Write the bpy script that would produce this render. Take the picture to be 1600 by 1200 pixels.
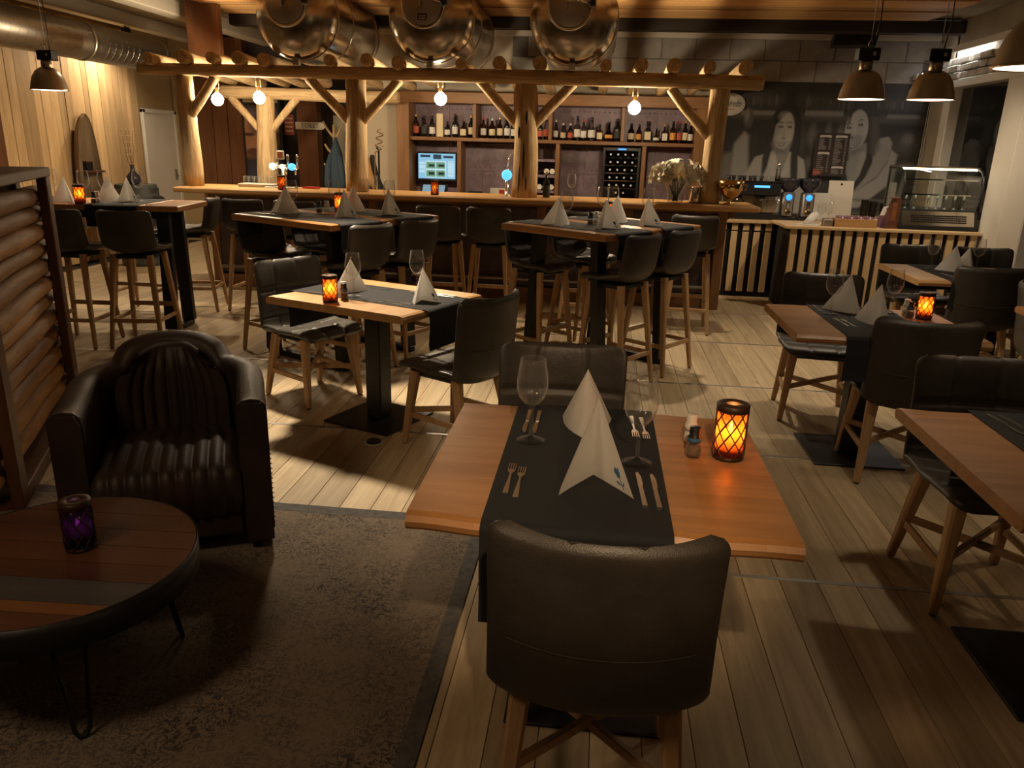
import bpy, math, random
import numpy as np
from mathutils import Vector, Matrix
PI = math.pi
random.seed(7)
for o in list(bpy.data.objects):
    bpy.data.objects.remove(o)
scene = bpy.context.scene
col = scene.collection

# ------------------------------------------------------------------ camera
PITCH, ROLL, YAW, CAMH = math.radians(17.3), 0.028, math.radians(6.0), 1.6
fw = Vector((-math.sin(YAW)*math.cos(PITCH), math.cos(YAW)*math.cos(PITCH), -math.sin(PITCH)))
r0 = Vector((math.cos(YAW), math.sin(YAW), 0)); u0 = r0.cross(fw)
cr = math.cos(ROLL)*r0 + math.sin(ROLL)*u0; cu = cr.cross(fw)
cd = bpy.data.cameras.new('camera'); cam = bpy.data.objects.new('camera', cd); col.objects.link(cam)
mw = Matrix((cr, cu, -fw)).transposed().to_4x4(); mw.translation = (0, 0, CAMH)
cam.matrix_world = mw
cd.sensor_width = 36.0; cd.lens = 27.0; cd.clip_start = 0.05
scene.camera = cam

# ------------------------------------------------------------------ world, exposure
world = bpy.data.worlds.new('night'); scene.world = world; world.use_nodes = True
bg = world.node_tree.nodes['Background']
bg.inputs[0].default_value = (1.0, 0.66, 0.36, 1); bg.inputs[1].default_value = 0.014
vs = scene.view_settings
vs.view_transform = 'Standard'; vs.look = 'None'; vs.gamma = 1.0; vs.use_curve_mapping = False
vs.exposure = 0.12
cy = scene.cycles
cy.max_bounces = 10; cy.transmission_bounces = 8; cy.transparent_max_bounces = 12; cy.diffuse_bounces = 4
cy.caustics_reflective = False; cy.caustics_refractive = False
cy.sample_clamp_indirect = 4.0

WARM = (1.0, 0.68, 0.38); AMBER = (1.0, 0.42, 0.12); NEUT = (1.0, 0.80, 0.56)
def light(name, kind, loc, power, color=WARM, size=0.1, target=None, angle=90, blend=0.6, size_y=None):
    l = bpy.data.lights.new(name, kind); l.energy = power; l.color = color
    if kind == 'AREA':
        l.size = size
        if size_y: l.shape = 'RECTANGLE'; l.size_y = size_y
    else: l.shadow_soft_size = size
    if kind == 'SPOT': l.spot_size = math.radians(angle); l.spot_blend = blend
    o = bpy.data.objects.new(name, l); col.objects.link(o); o.location = loc
    if target is not None:
        o.rotation_euler = (Vector(target)-Vector(loc)).to_track_quat('-Z', 'Y').to_euler()
    return o
# ceiling spots of the room plus added foreground fill lamps (their housings are built with the ceiling)
SPOTS = [
    ((-2.0, 5.3, 2.86), (-1.3, 4.15, 0.0), 620, 56, NEUT, .9, .13),
    ((0.6, 6.6, 2.86), (0.5, 6.1, 0.0), 130, 80, NEUT),
    ((2.9, 7.3, 2.86), (2.9, 8.5, 0.6), 120, 100, NEUT),
    ((3.4, 3.2, 2.86), (1.5, 2.8, 0.0), 30, 50, WARM),
    ((-4.2, 7.4, 2.86), (-4.2, 6.6, 0.0), 110, 95, NEUT),
    ((0.25, -0.6, 2.8), (0.03, 2.05, 0.78), 210, 25, WARM),
    ((-6.1, 10.0, 2.74), (-6.6, 9.6, 0.9), 75, 155, NEUT),
    ((2.4, 8.9, 2.9), (2.6, 10.4, 1.5), 0, 110, NEUT),
    ((-0.7, 7.6, 2.1), (-0.7, 10.2, 1.3), 0, 110, NEUT),
    ((-1.9, 0.3, 2.8), (-1.5, 1.9, 0.0), 60, 130, (1.0, .68, .40), .8, .3),  # added soft fill, lifts the dark rug and coffee table
    ((1.5, 0.0, 2.8), (0.9, 1.6, 0.0), 9, 130, (1.0, .60, .32), .8, .3),  # added soft fill, lifts the dark floor near the camera
]
for i, (p, t, e, a, c, *bl) in enumerate(SPOTS):
    if e > 0: light('ceiling_spot_light', 'SPOT', p, e, c, bl[1] if len(bl) > 1 else 0.04, t, a, bl[0] if bl else 0.7)

# ------------------------------------------------------------------ mesh helpers
def link(o, parent=None):
    col.objects.link(o)
    if parent is not None: o.parent = parent
    return o
class MB:
    def __init__(s): s.v = []; s.f = []; s.sm = []
    def add(s, vs, fs, sm=False, M=None):
        b = len(s.v)
        s.v += [tuple(M @ Vector(p)) if M is not None else tuple(p) for p in vs]
        for f in fs: s.f.append(tuple(i+b for i in f)); s.sm.append(sm)
        return s
    def box(s, x0, x1, y0, y1, z0, z1, ch=0.0, M=None):
        if ch <= 0:
            vs = [(x, y, z) for z in (z0, z1) for y in (y0, y1) for x in (x0, x1)]
            return s.add(vs, [(0,2,3,1),(4,5,7,6),(0,1,5,4),(2,6,7,3),(0,4,6,2),(1,3,7,5)], False, M)
        vs = []; idx = {}
        X, Y_, Z = (x0, x1), (y0, y1), (z0, z1)
        for i in (0,1):
            for j in (0,1):
                for k in (0,1):
                    sx, sy, sz = (1-2*i), (1-2*j), (1-2*k)
                    for a in range(3):
                        p = [X[i]+sx*ch, Y_[j]+sy*ch, Z[k]+sz*ch]; p[a] = (X[i], Y_[j], Z[k])[a]
                        idx[(i,j,k,a)] = len(vs); vs.append(tuple(p))
        fs = []; c = Vector(((x0+x1)/2, (y0+y1)/2, (z0+z1)/2))
        def F(q):
            P = [Vector(vs[i]) for i in q]; n = (P[1]-P[0]).cross(P[2]-P[0])
            m = sum(P, Vector())/len(P)
            fs.append(tuple(q) if n.dot(m-c) > 0 else tuple(reversed(q)))
        for a in range(3):
            o1, o2 = [b for b in range(3) if b != a]
            for side in (0,1):
                q = []
                for (m, n) in ((0,0),(1,0),(1,1),(0,1)):
                    t = [0,0,0]; t[a] = side; t[o1] = m; t[o2] = n; q.append(idx[(*t, a)])
                F(q)
            for m in (0,1):
                for n in (0,1):
                    t0 = [0,0,0]; t0[o1] = m; t0[o2] = n; t1 = list(t0); t1[a] = 1
                    F([idx[(*t0,o1)], idx[(*t1,o1)], idx[(*t1,o2)], idx[(*t0,o2)]])
        for i in (0,1):
            for j in (0,1):
                for k in (0,1): F([idx[(i,j,k,0)], idx[(i,j,k,1)], idx[(i,j,k,2)]])
        return s.add(vs, fs, False, M)
    def bar(s, p0, p1, w0, d0, w1=None, d1=None, up=(0,0,1), ch=0.0):
        p0, p1 = Vector(p0), Vector(p1); t = (p1-p0).normalized(); up = Vector(up)
        if abs(t.dot(up)) > .95: up = Vector((0,1,0))
        a = t.cross(up).normalized(); b = a.cross(t).normalized()
        w1 = w0 if w1 is None else w1; d1 = d0 if d1 is None else d1
        vs = []
        for p, w, d in ((p0,w0,d0),(p1,w1,d1)):
            if ch:
                c = min(w,d)*ch
                for x, y in ((-w/2+c,-d/2),(w/2-c,-d/2),(w/2,-d/2+c),(w/2,d/2-c),(w/2-c,d/2),(-w/2+c,d/2),(-w/2,d/2-c),(-w/2,-d/2+c)):
                    vs.append(p+a*x+b*y)
            else:
                for x, y in ((-w/2,-d/2),(w/2,-d/2),(w/2,d/2),(-w/2,d/2)): vs.append(p+a*x+b*y)
        n = len(vs)//2
        fs = [tuple(range(n)), tuple(reversed(range(n,2*n)))] + [(i, n+i, n+(i+1)%n, (i+1)%n) for i in range(n)]
        return s.add(vs, fs)
    def tube(s, pts, r, n=10, caps=True, closed=False, sm=True):
        pts = [Vector(p) for p in pts]; m = len(pts)
        rs = r if isinstance(r, (list, tuple)) else [r]*m
        t0 = (pts[1]-pts[0]).normalized()
        a = t0.orthogonal().normalized(); vs = []
        for i in range(m):
            t = ((pts[(i+1) % m] if closed or i < m-1 else pts[i]) - (pts[i-1] if closed or i > 0 else pts[i])).normalized()
            a = (a - t*a.dot(t)).normalized(); b = t.cross(a)
            for k in range(n):
                q = 2*PI*k/n; vs.append(pts[i]+(a*math.cos(q)+b*math.sin(q))*rs[i])
        fs = []
        for i in range(m if closed else m-1):
            j = (i+1) % m
            for k in range(n): fs.append((i*n+k, i*n+(k+1)%n, j*n+(k+1)%n, j*n+k))
        s.add(vs, fs, sm)
        if caps and not closed:
            b0 = len(s.v)-len(vs)
            s.f.append(tuple(b0+k for k in reversed(range(n)))); s.sm.append(False)
            s.f.append(tuple(b0+(m-1)*n+k for k in range(n))); s.sm.append(False)
        return s
    def lathe(s, prof, n=24, c=(0,0,0), sm=True, M=None):
        vs = []; fs = []; ring = []
        for r, z in prof:
            if r < 1e-6: ring.append([len(vs)]); vs.append((c[0], c[1], c[2]+z))
            else:
                ring.append(list(range(len(vs), len(vs)+n)))
                vs += [(c[0]+r*math.cos(2*PI*k/n), c[1]+r*math.sin(2*PI*k/n), c[2]+z) for k in range(n)]
        for A, B in zip(ring, ring[1:]):
            for k in range(n):
                k2 = (k+1) % n
                if len(A) == 1 and len(B) == 1: continue
                if len(A) == 1: fs.append((A[0], B[k2], B[k]))
                elif len(B) == 1: fs.append((A[k], A[k2], B[0]))
                else: fs.append((A[k], A[k2], B[k2], B[k]))
        return s.add(vs, fs, sm, M)
    def grid(s, rows, sm=True, flip=False, closed_u=False):
        nr, nc = len(rows), len(rows[0]); vs = [p for r in rows for p in r]; fs = []
        for i in range(nr-1):
            for j in range(nc if closed_u else nc-1):
                j2 = (j+1) % nc
                q = (i*nc+j, i*nc+j2, (i+1)*nc+j2, (i+1)*nc+j)
                fs.append(tuple(reversed(q)) if flip else q)
        return s.add(vs, fs, sm)
    def prism(s, poly, h0, h1, axis='z', M=None, sm=False):
        n = len(poly)
        area = sum(poly[i][0]*poly[(i+1)%n][1]-poly[(i+1)%n][0]*poly[i][1] for i in range(n))
        if area < 0: poly = poly[::-1]
        def P(a, b, h):
            return (a, b, h) if axis == 'z' else ((a, -h, b) if axis == 'y' else (h, a, b))
        vs = [P(a,b,h0) for a,b in poly] + [P(a,b,h1) for a,b in poly]
        fs = [tuple(reversed(range(n))), tuple(range(n,2*n))] + [(i,(i+1)%n,n+(i+1)%n,n+i) for i in range(n)]
        return s.add(vs, fs, sm, M)
    def mesh(s, name, mat):
        me = bpy.data.meshes.new(name); me.from_pydata(s.v, [], s.f)
        me.polygons.foreach_set('use_smooth', s.sm)
        if mat is not None: me.materials.append(mat)
        me.update(); return me
    def build(s, name, mat, parent=None, loc=None, rz=None):
        o = bpy.data.objects.new(name, s.mesh(name, mat)); link(o, parent)
        if loc is not None: o.location = loc
        if rz is not None: o.rotation_euler = (0,0,rz)
        return o
def tag(o, label=None, cat=None, group=None, kind=None):
    if label: o['label'] = label
    if cat: o['category'] = cat
    if group: o['group'] = group
    if kind: o['kind'] = kind
    return o
def thing(name, label, cat, loc=(0,0,0), rz=0.0, group=None):
    o = bpy.data.objects.new(name, None); link(o); o.empty_display_size = .1
    o.location = loc; o.rotation_euler = (0,0,rz)
    return tag(o, label, cat, group)
KIDS = {}
def copy_tree(o, loc=None, rz=None, label=None, group=None, parent=None, scale=None):
    c = o.copy(); col.objects.link(c)
    c.parent = parent
    if loc is not None: c.location = loc
    if rz is not None: c.rotation_euler = (0,0,rz)
    if label: c['label'] = label
    if group: c['group'] = group
    if scale: c.scale = scale
    for ch in [x for x in KIDS_of(o)]: copy_tree(ch, parent=c)
    return c
def KIDS_of(o):
    return [x for x in o.children]
def catmull(pts, n):
    pts = [Vector(p) for p in pts]; P = [pts[0]*2-pts[1]]+pts+[pts[-1]*2-pts[-2]]; out = []
    for i in range(1, len(P)-2):
        for k in range(12):
            t = k/12; a, b, c, d = P[i-1:i+3]
            out.append(.5*((2*b)+(c-a)*t+(2*a-5*b+4*c-d)*t*t+(3*b-a-3*c+d)*t**3))
    out.append(pts[-1])
    L = [0]
    for a, b in zip(out, out[1:]): L.append(L[-1]+(b-a).length)
    res = []; j = 0
    for k in range(n):
        d = L[-1]*k/(n-1)
        while j < len(L)-2 and L[j+1] < d: j += 1
        f = (d-L[j])/max(1e-9, L[j+1]-L[j]); res.append(out[j].lerp(out[j+1], min(1,f)))
    return res

# ------------------------------------------------------------------ materials
MATS = {}
class NT:
    def __init__(s, name):
        s.m = bpy.data.materials.new(name); s.m.use_nodes = True; s.t = s.m.node_tree
        s.p = s.t.nodes['Principled BSDF']; s.out = s.t.nodes['Material Output']; MATS[name] = s.m
    def n(s, typ, **kw):
        x = s.t.nodes.new(typ)
        for k, v in kw.items():
            if k in x.inputs: x.inputs[k].default_value = v
            else: setattr(x, k, v)
        return x
    def l(s, a, b): s.t.links.new(a, b)
def plain(name, c, rough=.5, metal=0., trans=0., ior=1.45, emit=None, es=0., spec=None, coat=0., alpha=None, bump=0., bscale=60., var=0.):
    k = NT(name); p = k.p.inputs
    p['Base Color'].default_value = (*c, 1); p['Roughness'].default_value = rough; p['Metallic'].default_value = metal
    p['Transmission Weight'].default_value = trans; p['IOR'].default_value = ior
    if emit: p['Emission Color'].default_value = (*emit, 1); p['Emission Strength'].default_value = es
    if spec is not None: p['Specular IOR Level'].default_value = spec
    if coat: p['Coat Weight'].default_value = coat; p['Coat Roughness'].default_value = .15
    if bump or var:
        tc = k.n('ShaderNodeTexCoord'); nz = k.n('ShaderNodeTexNoise', Scale=bscale, Detail=4.0)
        k.l(tc.outputs['Object'], nz.inputs['Vector'])
        if bump:
            bp = k.n('ShaderNodeBump', Strength=bump, Distance=.01); k.l(nz.outputs['Fac'], bp.inputs['Height']); k.l(bp.outputs[0], p['Normal'])
        if var:
            n2 = k.n('ShaderNodeTexNoise', Scale=bscale*.12, Detail=3.0); k.l(tc.outputs['Object'], n2.inputs['Vector'])
            rp = k.n('ShaderNodeValToRGB'); e = rp.color_ramp.elements
            e[0].position = .3; e[1].position = .7
            e[0].color = (*[x*(1-var) for x in c], 1); e[1].color = (*[min(1, x*(1+var)) for x in c], 1)
            k.l(n2.outputs['Fac'], rp.inputs[0]); k.l(rp.outputs[0], p['Base Color'])
    return k.m
def wood(name, c1, c2, axis=0, scale=14., stretch=9., rough=.45, rnd=.25, bump=.12, knots=0., coat=0., spec=.4):
    k = NT(name); p = k.p.inputs
    tc = k.n('ShaderNodeTexCoord'); oi = k.n('ShaderNodeObjectInfo')
    mp = k.n('ShaderNodeMapping'); sc = [scale]*3; sc[axis] = scale/stretch; mp.inputs['Scale'].default_value = sc
    k.l(tc.outputs['Object'], mp.inputs['Vector'])
    mu = k.n('ShaderNodeMath', operation='MULTIPLY'); mu.inputs[1].default_value = 37.0; k.l(oi.outputs['Random'], mu.inputs[0])
    nz = k.n('ShaderNodeTexNoise', noise_dimensions='4D', Scale=1.0, Detail=5.0, Roughness=.62, Distortion=1.2)
    k.l(mp.outputs[0], nz.inputs['Vector']); k.l(mu.outputs[0], nz.inputs['W'])
    rp = k.n('ShaderNodeValToRGB'); e = rp.color_ramp.elements
    e[0].position = .32; e[1].position = .68; e[0].color = (*c1, 1); e[1].color = (*c2, 1)
    k.l(nz.outputs['Fac'], rp.inputs[0])
    hs = k.n('ShaderNodeHueSaturation'); k.l(rp.outputs[0], hs.inputs['Color'])
    mr = k.n('ShaderNodeMapRange'); mr.inputs['To Min'].default_value = 1-rnd; mr.inputs['To Max'].default_value = 1+rnd
    k.l(oi.outputs['Random'], mr.inputs['Value']); k.l(mr.outputs[0], hs.inputs['Value'])
    last = hs.outputs[0]
    if knots:
        m2 = k.n('ShaderNodeMapping'); s2 = [5.]*3; s2[axis] = 2.2; m2.inputs['Scale'].default_value = s2
        k.l(tc.outputs['Object'], m2.inputs['Vector'])
        vo = k.n('ShaderNodeTexVoronoi', voronoi_dimensions='4D', Scale=1.0); k.l(m2.outputs[0], vo.inputs['Vector']); k.l(mu.outputs[0], vo.inputs['W'])
        r2 = k.n('ShaderNodeValToRGB'); e2 = r2.color_ramp.elements; e2[0].position = .05; e2[1].position = .16
        e2[0].color = (1-knots, 1-knots, 1-knots, 1); e2[1].color = (1,1,1,1); k.l(vo.outputs['Distance'], r2.inputs[0])
        mx = k.n('ShaderNodeMix', data_type='RGBA', blend_type='MULTIPLY'); mx.inputs[0].default_value = 1.0
        k.l(last, mx.inputs[6]); k.l(r2.outputs[0], mx.inputs[7]); last = mx.outputs[2]
    k.l(last, p['Base Color'])
    p['Roughness'].default_value = rough; p['Specular IOR Level'].default_value = spec
    if coat: p['Coat Weight'].default_value = coat; p['Coat Roughness'].default_value = .25
    if bump:
        bp = k.n('ShaderNodeBump', Strength=bump, Distance=.01); k.l(nz.outputs['Fac'], bp.inputs['Height']); k.l(bp.outputs[0], p['Normal'])
    return k.m
def leather(name, c, rough=.38, worn=(.08,.06,.045), amt=.35):
    k = NT(name); p = k.p.inputs
    tc = k.n('ShaderNodeTexCoord')
    n1 = k.n('ShaderNodeTexNoise', Scale=5., Detail=6., Roughness=.65); k.l(tc.outputs['Object'], n1.inputs['Vector'])
    rp = k.n('ShaderNodeValToRGB'); e = rp.color_ramp.elements; e[0].position = .42; e[1].position = .82
    e[0].color = (*c, 1); e[1].color = (*[a*(1-amt)+b*amt for a, b in zip(c, worn)], 1)
    k.l(n1.outputs['Fac'], rp.inputs[0]); k.l(rp.outputs[0], p['Base Color'])
    vo = k.n('ShaderNodeTexVoronoi', Scale=260.); k.l(tc.outputs['Object'], vo.inputs['Vector'])
    n2 = k.n('ShaderNodeTexNoise', Scale=22., Detail=4.); k.l(tc.outputs['Object'], n2.inputs['Vector'])
    ad = k.n('ShaderNodeMath', operation='MULTIPLY_ADD'); ad.inputs[1].default_value = .25
    k.l(vo.outputs['Distance'], ad.inputs[0]); k.l(n2.outputs['Fac'], ad.inputs[2])
    bp = k.n('ShaderNodeBump', Strength=.16, Distance=.01); k.l(ad.outputs[0], bp.inputs['Height']); k.l(bp.outputs[0], p['Normal'])
    mr = k.n('ShaderNodeMapRange'); mr.inputs['To Min'].default_value = rough-.08; mr.inputs['To Max'].default_value = rough+.12
    k.l(n1.outputs['Fac'], mr.inputs['Value']); k.l(mr.outputs[0], p['Roughness'])
    return k.m
def glassmat(name, c=(1,1,1), rough=0.0, ior=1.45):
    return plain(name, c, rough, 0, 1.0, ior)
def pane(name, tint=(.9,.95,.95), gloss=.08):
    k = NT(name); k.t.nodes.remove(k.p)
    tr = k.n('ShaderNodeBsdfTransparent'); tr.inputs[0].default_value = (*tint, 1)
    gl = k.n('ShaderNodeBsdfGlossy'); gl.inputs['Roughness'].default_value = .02
    fr = k.n('ShaderNodeLayerWeight'); fr.inputs[0].default_value = .25
    mr = k.n('ShaderNodeMapRange'); mr.inputs['To Min'].default_value = gloss; mr.inputs['To Max'].default_value = .5
    mx = k.n('ShaderNodeMixShader'); k.l(fr.outputs['Facing'], mr.inputs['Value']); k.l(mr.outputs[0], mx.inputs[0])
    k.l(tr.outputs[0], mx.inputs[1]); k.l(gl.outputs[0], mx.inputs[2]); k.l(mx.outputs[0], k.out.inputs[0])
    return k.m
def thinglass(name):
    k = NT(name); k.t.nodes.remove(k.p)
    tr = k.n('ShaderNodeBsdfTransparent'); tr.inputs[0].default_value = (.97,.97,.965,1)
    gl = k.n('ShaderNodeBsdfGlossy'); gl.inputs['Roughness'].default_value = .03
    df = k.n('ShaderNodeBsdfDiffuse'); df.inputs[0].default_value = (.85,.85,.83,1)  # white diffuse towards the edges imitates bright highlights along rims
    m1 = k.n('ShaderNodeMixShader'); m1.inputs[0].default_value = .4; k.l(gl.outputs[0], m1.inputs[1]); k.l(df.outputs[0], m1.inputs[2])
    fr = k.n('ShaderNodeLayerWeight'); fr.inputs[0].default_value = .5
    pw = k.n('ShaderNodeMath', operation='POWER'); pw.inputs[1].default_value = 3.0; k.l(fr.outputs['Facing'], pw.inputs[0])
    mr = k.n('ShaderNodeMapRange'); mr.inputs['To Min'].default_value = .035; mr.inputs['To Max'].default_value = .75; k.l(pw.outputs[0], mr.inputs['Value'])
    mx = k.n('ShaderNodeMixShader'); k.l(mr.outputs[0], mx.inputs[0]); k.l(tr.outputs[0], mx.inputs[1]); k.l(m1.outputs[0], mx.inputs[2]); k.l(mx.outputs[0], k.out.inputs[0])
    return k.m
def printed(name, rough=.6, emit=0.):
    k = NT(name); at = k.n('ShaderNodeAttribute', attribute_name='print')
    if emit:
        k.l(at.outputs['Color'], k.p.inputs['Emission Color']); k.p.inputs['Emission Strength'].default_value = emit
        k.p.inputs['Base Color'].default_value = (.01,.01,.01,1); k.p.inputs['Roughness'].default_value = .2
    else:
        k.l(at.outputs['Color'], k.p.inputs['Base Color']); k.p.inputs['Roughness'].default_value = rough
    return k.m
M = MATS
wood('oak', (.30,.135,.045), (.46,.23,.085), 0, 11., 12., .42, .08, .06, coat=.15)
wood('oak_y', (.30,.135,.045), (.46,.23,.085), 1, 11., 12., .42, .08, .06, coat=.15)
wood('oak_light', (.42,.23,.09), (.56,.34,.14), 0, 11., 12., .45, .12, .06)
wood('leg_wood', (.36,.21,.10), (.50,.32,.16), 2, 16., 10., .5, .12, .05)
wood('floor_wood', (.36,.27,.165), (.56,.45,.29), 1, 16., 14., .55, .20, .14, knots=.45, spec=.3)
wood('log_wood', (.34,.22,.11), (.68,.52,.31), 2, 22., 12., .75, .10, .9, knots=.35, spec=.2)
wood('log_wood_x', (.34,.22,.11), (.68,.52,.31), 0, 22., 12., .75, .10, .9, knots=.35, spec=.2)
wood('log_wood_y', (.34,.22,.11), (.68,.52,.31), 1, 22., 12., .75, .14, .9, knots=.35, spec=.2)
wood('fence_log', (.20,.10,.035), (.42,.23,.09), 1, 20., 9., .7, .25, .4, knots=.4)
wood('dark_frame', (.075,.03,.012), (.13,.055,.022), 2, 12., 8., .5, .1, .2)
wood('wall_plank', (.46,.30,.15), (.64,.45,.25), 2, 9., 10., .5, .38, .06, spec=.3)
wood('ceiling_wood', (.50,.27,.10), (.70,.43,.18), 0, 10., 10., .6, .2, .15)
wood('bar_wood', (.17,.082,.034), (.27,.14,.06), 0, 10., 9., .45, .06, .06)
wood('bar_wood_z', (.17,.082,.034), (.27,.14,.06), 2, 10., 9., .45, .06, .06)
wood('brown_panel', (.13,.05,.02), (.20,.085,.035), 2, 10., 9., .5, .06, .05)
wood('pine', (.52,.36,.18), (.68,.50,.28), 2, 12., 10., .55, .12, .05, knots=.5)
wood('pine_x', (.52,.36,.18), (.68,.50,.28), 0, 12., 10., .5, .1, .05, knots=.3)
wood('red_plank', (.075,.026,.014), (.13,.05,.025), 0, 9., 9., .35, .2, .1, coat=.2)
wood('tan_plank', (.15,.06,.024), (.24,.10,.035), 0, 9., 9., .35, .1, .1, coat=.2)
wood('blue_plank', (.05,.05,.052), (.085,.075,.068), 0, 9., 6., .4, .1, .1)
wood('boat_wood', (.16,.11,.065), (.30,.22,.14), 2, 9., 8., .8, .1, .4)
leather('leather', (.034,.028,.023), .42, (.10,.085,.07), .3)
leather('leather_grey', (.052,.048,.042), .36, (.13,.12,.10), .35)
leather('leather_brown', (.022,.012,.008), .52, (.08,.04,.022), .5)
plain('thread', (.07,.06,.05), .8)
plain('runner', (.012,.013,.016), .85, bump=.25, bscale=900.)
k_ = NT('napkin'); k_.t.nodes.remove(k_.p)
d_ = k_.n('ShaderNodeBsdfDiffuse'); d_.inputs[0].default_value = (.86,.85,.82,1); t_ = k_.n('ShaderNodeBsdfTranslucent'); t_.inputs[0].default_value = (.86,.84,.80,1)
m_ = k_.n('ShaderNodeMixShader'); m_.inputs[0].default_value = .42; k_.l(d_.outputs[0], m_.inputs[1]); k_.l(t_.outputs[0], m_.inputs[2]); k_.l(m_.outputs[0], k_.out.inputs[0])
plain('blue_print', (.05,.14,.26), .8)
plain('black_metal', (.012,.012,.012), .42, 0., spec=.5)
plain('black_plastic', (.015,.015,.016), .35)
plain('steel', (.62,.56,.48), .22, 1., bump=.03, bscale=40.)
plain('steel_dull', (.42,.40,.37), .42, 1.)
plain('duct', (.46,.43,.38), .38, 1., bump=.05, bscale=8.)
plain('chrome', (.80,.78,.75), .08, 1.)
plain('cutlery', (.88,.87,.85), .22, 1.)
plain('pendant_metal', (.52,.43,.31), .34, 1., bump=.05, bscale=20., var=.2)
plain('lamp_disc', (1,.9,.8), .5, emit=(1.0,.84,.62), es=5.)
plain('white_enamel', (.80,.76,.68), .4)
plain('white_paint', (.66,.62,.55), .5)
plain('beige_wall', (.50,.43,.33), .75, bump=.05, bscale=80.)
plain('tan_wall', (.34,.24,.12), .75, bump=.05, bscale=80.)
plain('dark_wall', (.035,.03,.03), .7)
plain('grey_block', (.34,.32,.30), .85, bump=.2, bscale=60., var=.15)
plain('mortar', (.13,.12,.11), .9)
plain('off_white', (.62,.57,.49), .7)
plain('plaster', (.34,.29,.22), .8, var=.12, bscale=20.)
plain('dark_beam', (.03,.022,.016), .6)
plain('stone', (.46,.43,.39), .85, bump=.5, bscale=30., var=.3)
plain('purple_panel', (.22,.16,.20), .45, bump=.06, bscale=90., var=.2)
plain('purple_dark', (.085,.06,.07), .5, bump=.06, bscale=90., var=.2)
plain('black_gap', (.01,.009,.008), .8)
plain('rubber', (.01,.01,.01), .8)
plain('ceramic', (.75,.72,.66), .25)
plain('paper', (.68,.66,.62), .8)
plain('red_cloth', (.5,.04,.03), .8)
plain('denim', (.05,.085,.13), .85, bump=.3, bscale=40.)
plain('fur', (.38,.22,.10), .95, bump=.9, bscale=90.)
plain('black_cloth', (.012,.012,.014), .9, bump=.3, bscale=60.)
plain('petal', (.88,.85,.72), .7)
plain('leaf', (.10,.16,.05), .6)
plain('twig', (.18,.10,.045), .8, bump=.4, bscale=80.)
plain('gold', (.62,.42,.18), .18, 1.)
plain('brass', (.60,.38,.15), .3, 1.)
plain('wax', (.75,.62,.42), .5)
plain('barrel_band', (.10,.11,.11), .4, .7)
plain('barrel_wood', (.06,.07,.065), .7)
plain('vase_dark', (.03,.03,.04), .15)
plain('tulip_pink', (.30,.16,.20), .25, 0., .35)
plain('amber_holder', (.05,.022,.010), .45, .3)
def liner(name, tint, mixf):
    k = NT(name); k.t.nodes.remove(k.p)
    tr = k.n('ShaderNodeBsdfTransparent'); tr.inputs[0].default_value = (*tint, 1)
    tl = k.n('ShaderNodeBsdfTranslucent'); tl.inputs[0].default_value = (*tint, 1)
    gl = k.n('ShaderNodeBsdfGlossy'); gl.inputs['Roughness'].default_value = .08
    m1 = k.n('ShaderNodeMixShader'); m1.inputs[0].default_value = mixf; k.l(tr.outputs[0], m1.inputs[1]); k.l(tl.outputs[0], m1.inputs[2])
    m2 = k.n('ShaderNodeMixShader'); m2.inputs[0].default_value = .05; k.l(m1.outputs[0], m2.inputs[1]); k.l(gl.outputs[0], m2.inputs[2]); k.l(m2.outputs[0], k.out.inputs[0])
liner('amber_glass', (1.0,.52,.18), .45); liner('purple_glass', (.16,.06,.20), .5)
thinglass('glass'); glassmat('bottle_clear', (.88,.92,.88)); glassmat('bottle_brown', (.30,.10,.02)); glassmat('bottle_amber', (.70,.34,.08)); glassmat('bottle_green', (.06,.14,.05))
plain('bottle_black', (.012,.01,.01), .12)
pane('case_glass', (.86,.92,.90), .10); pane('window_glass', (.35,.35,.35), .05)
plain('flame', (1,.5,.1), .5, emit=(1.0,.50,.14), es=170.)
plain('flame_dim', (1,.5,.1), .5, emit=(1.0,.50,.2), es=12.)
plain('flame_lilac', (1,.5,.6), .5, emit=(1.0,.62,.70), es=12.)
plain('bulb_glow', (1,.8,.5), .5, emit=(1.0,.78,.50), es=300.)
plain('lamp_glow', (1,.8,.5), .5, emit=(1.0,.74,.44), es=14.)
plain('led_cool', (1,1,1), .5, emit=(.95,.92,.9), es=30.)
plain('led_blue', (.02,.1,.4), .5, emit=(.02,.20,1.0), es=2.5)
plain('tap_glow_blue', (.05,.3,.8), .5, emit=(.10,.50,1.0), es=1.3)
plain('tap_glow_white', (.7,.8,.6), .5, emit=(.85,.95,.72), es=1.2)
printed('print_matte'); printed('print_screen', emit=.8)
plain('cap_red', (.45,.03,.02), .4); plain('cap_white', (.7,.68,.62), .4); plain('cap_black', (.012,.012,.012), .4); plain('cap_gold', (.6,.4,.14), .3, .8)
plain('lab_cream', (.72,.62,.42), .7); plain('lab_white', (.75,.74,.70), .7); plain('lab_red', (.5,.12,.07), .7); plain('lab_black', (.03,.03,.03), .6); plain('lab_orange', (.7,.34,.08), .7)
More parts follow.
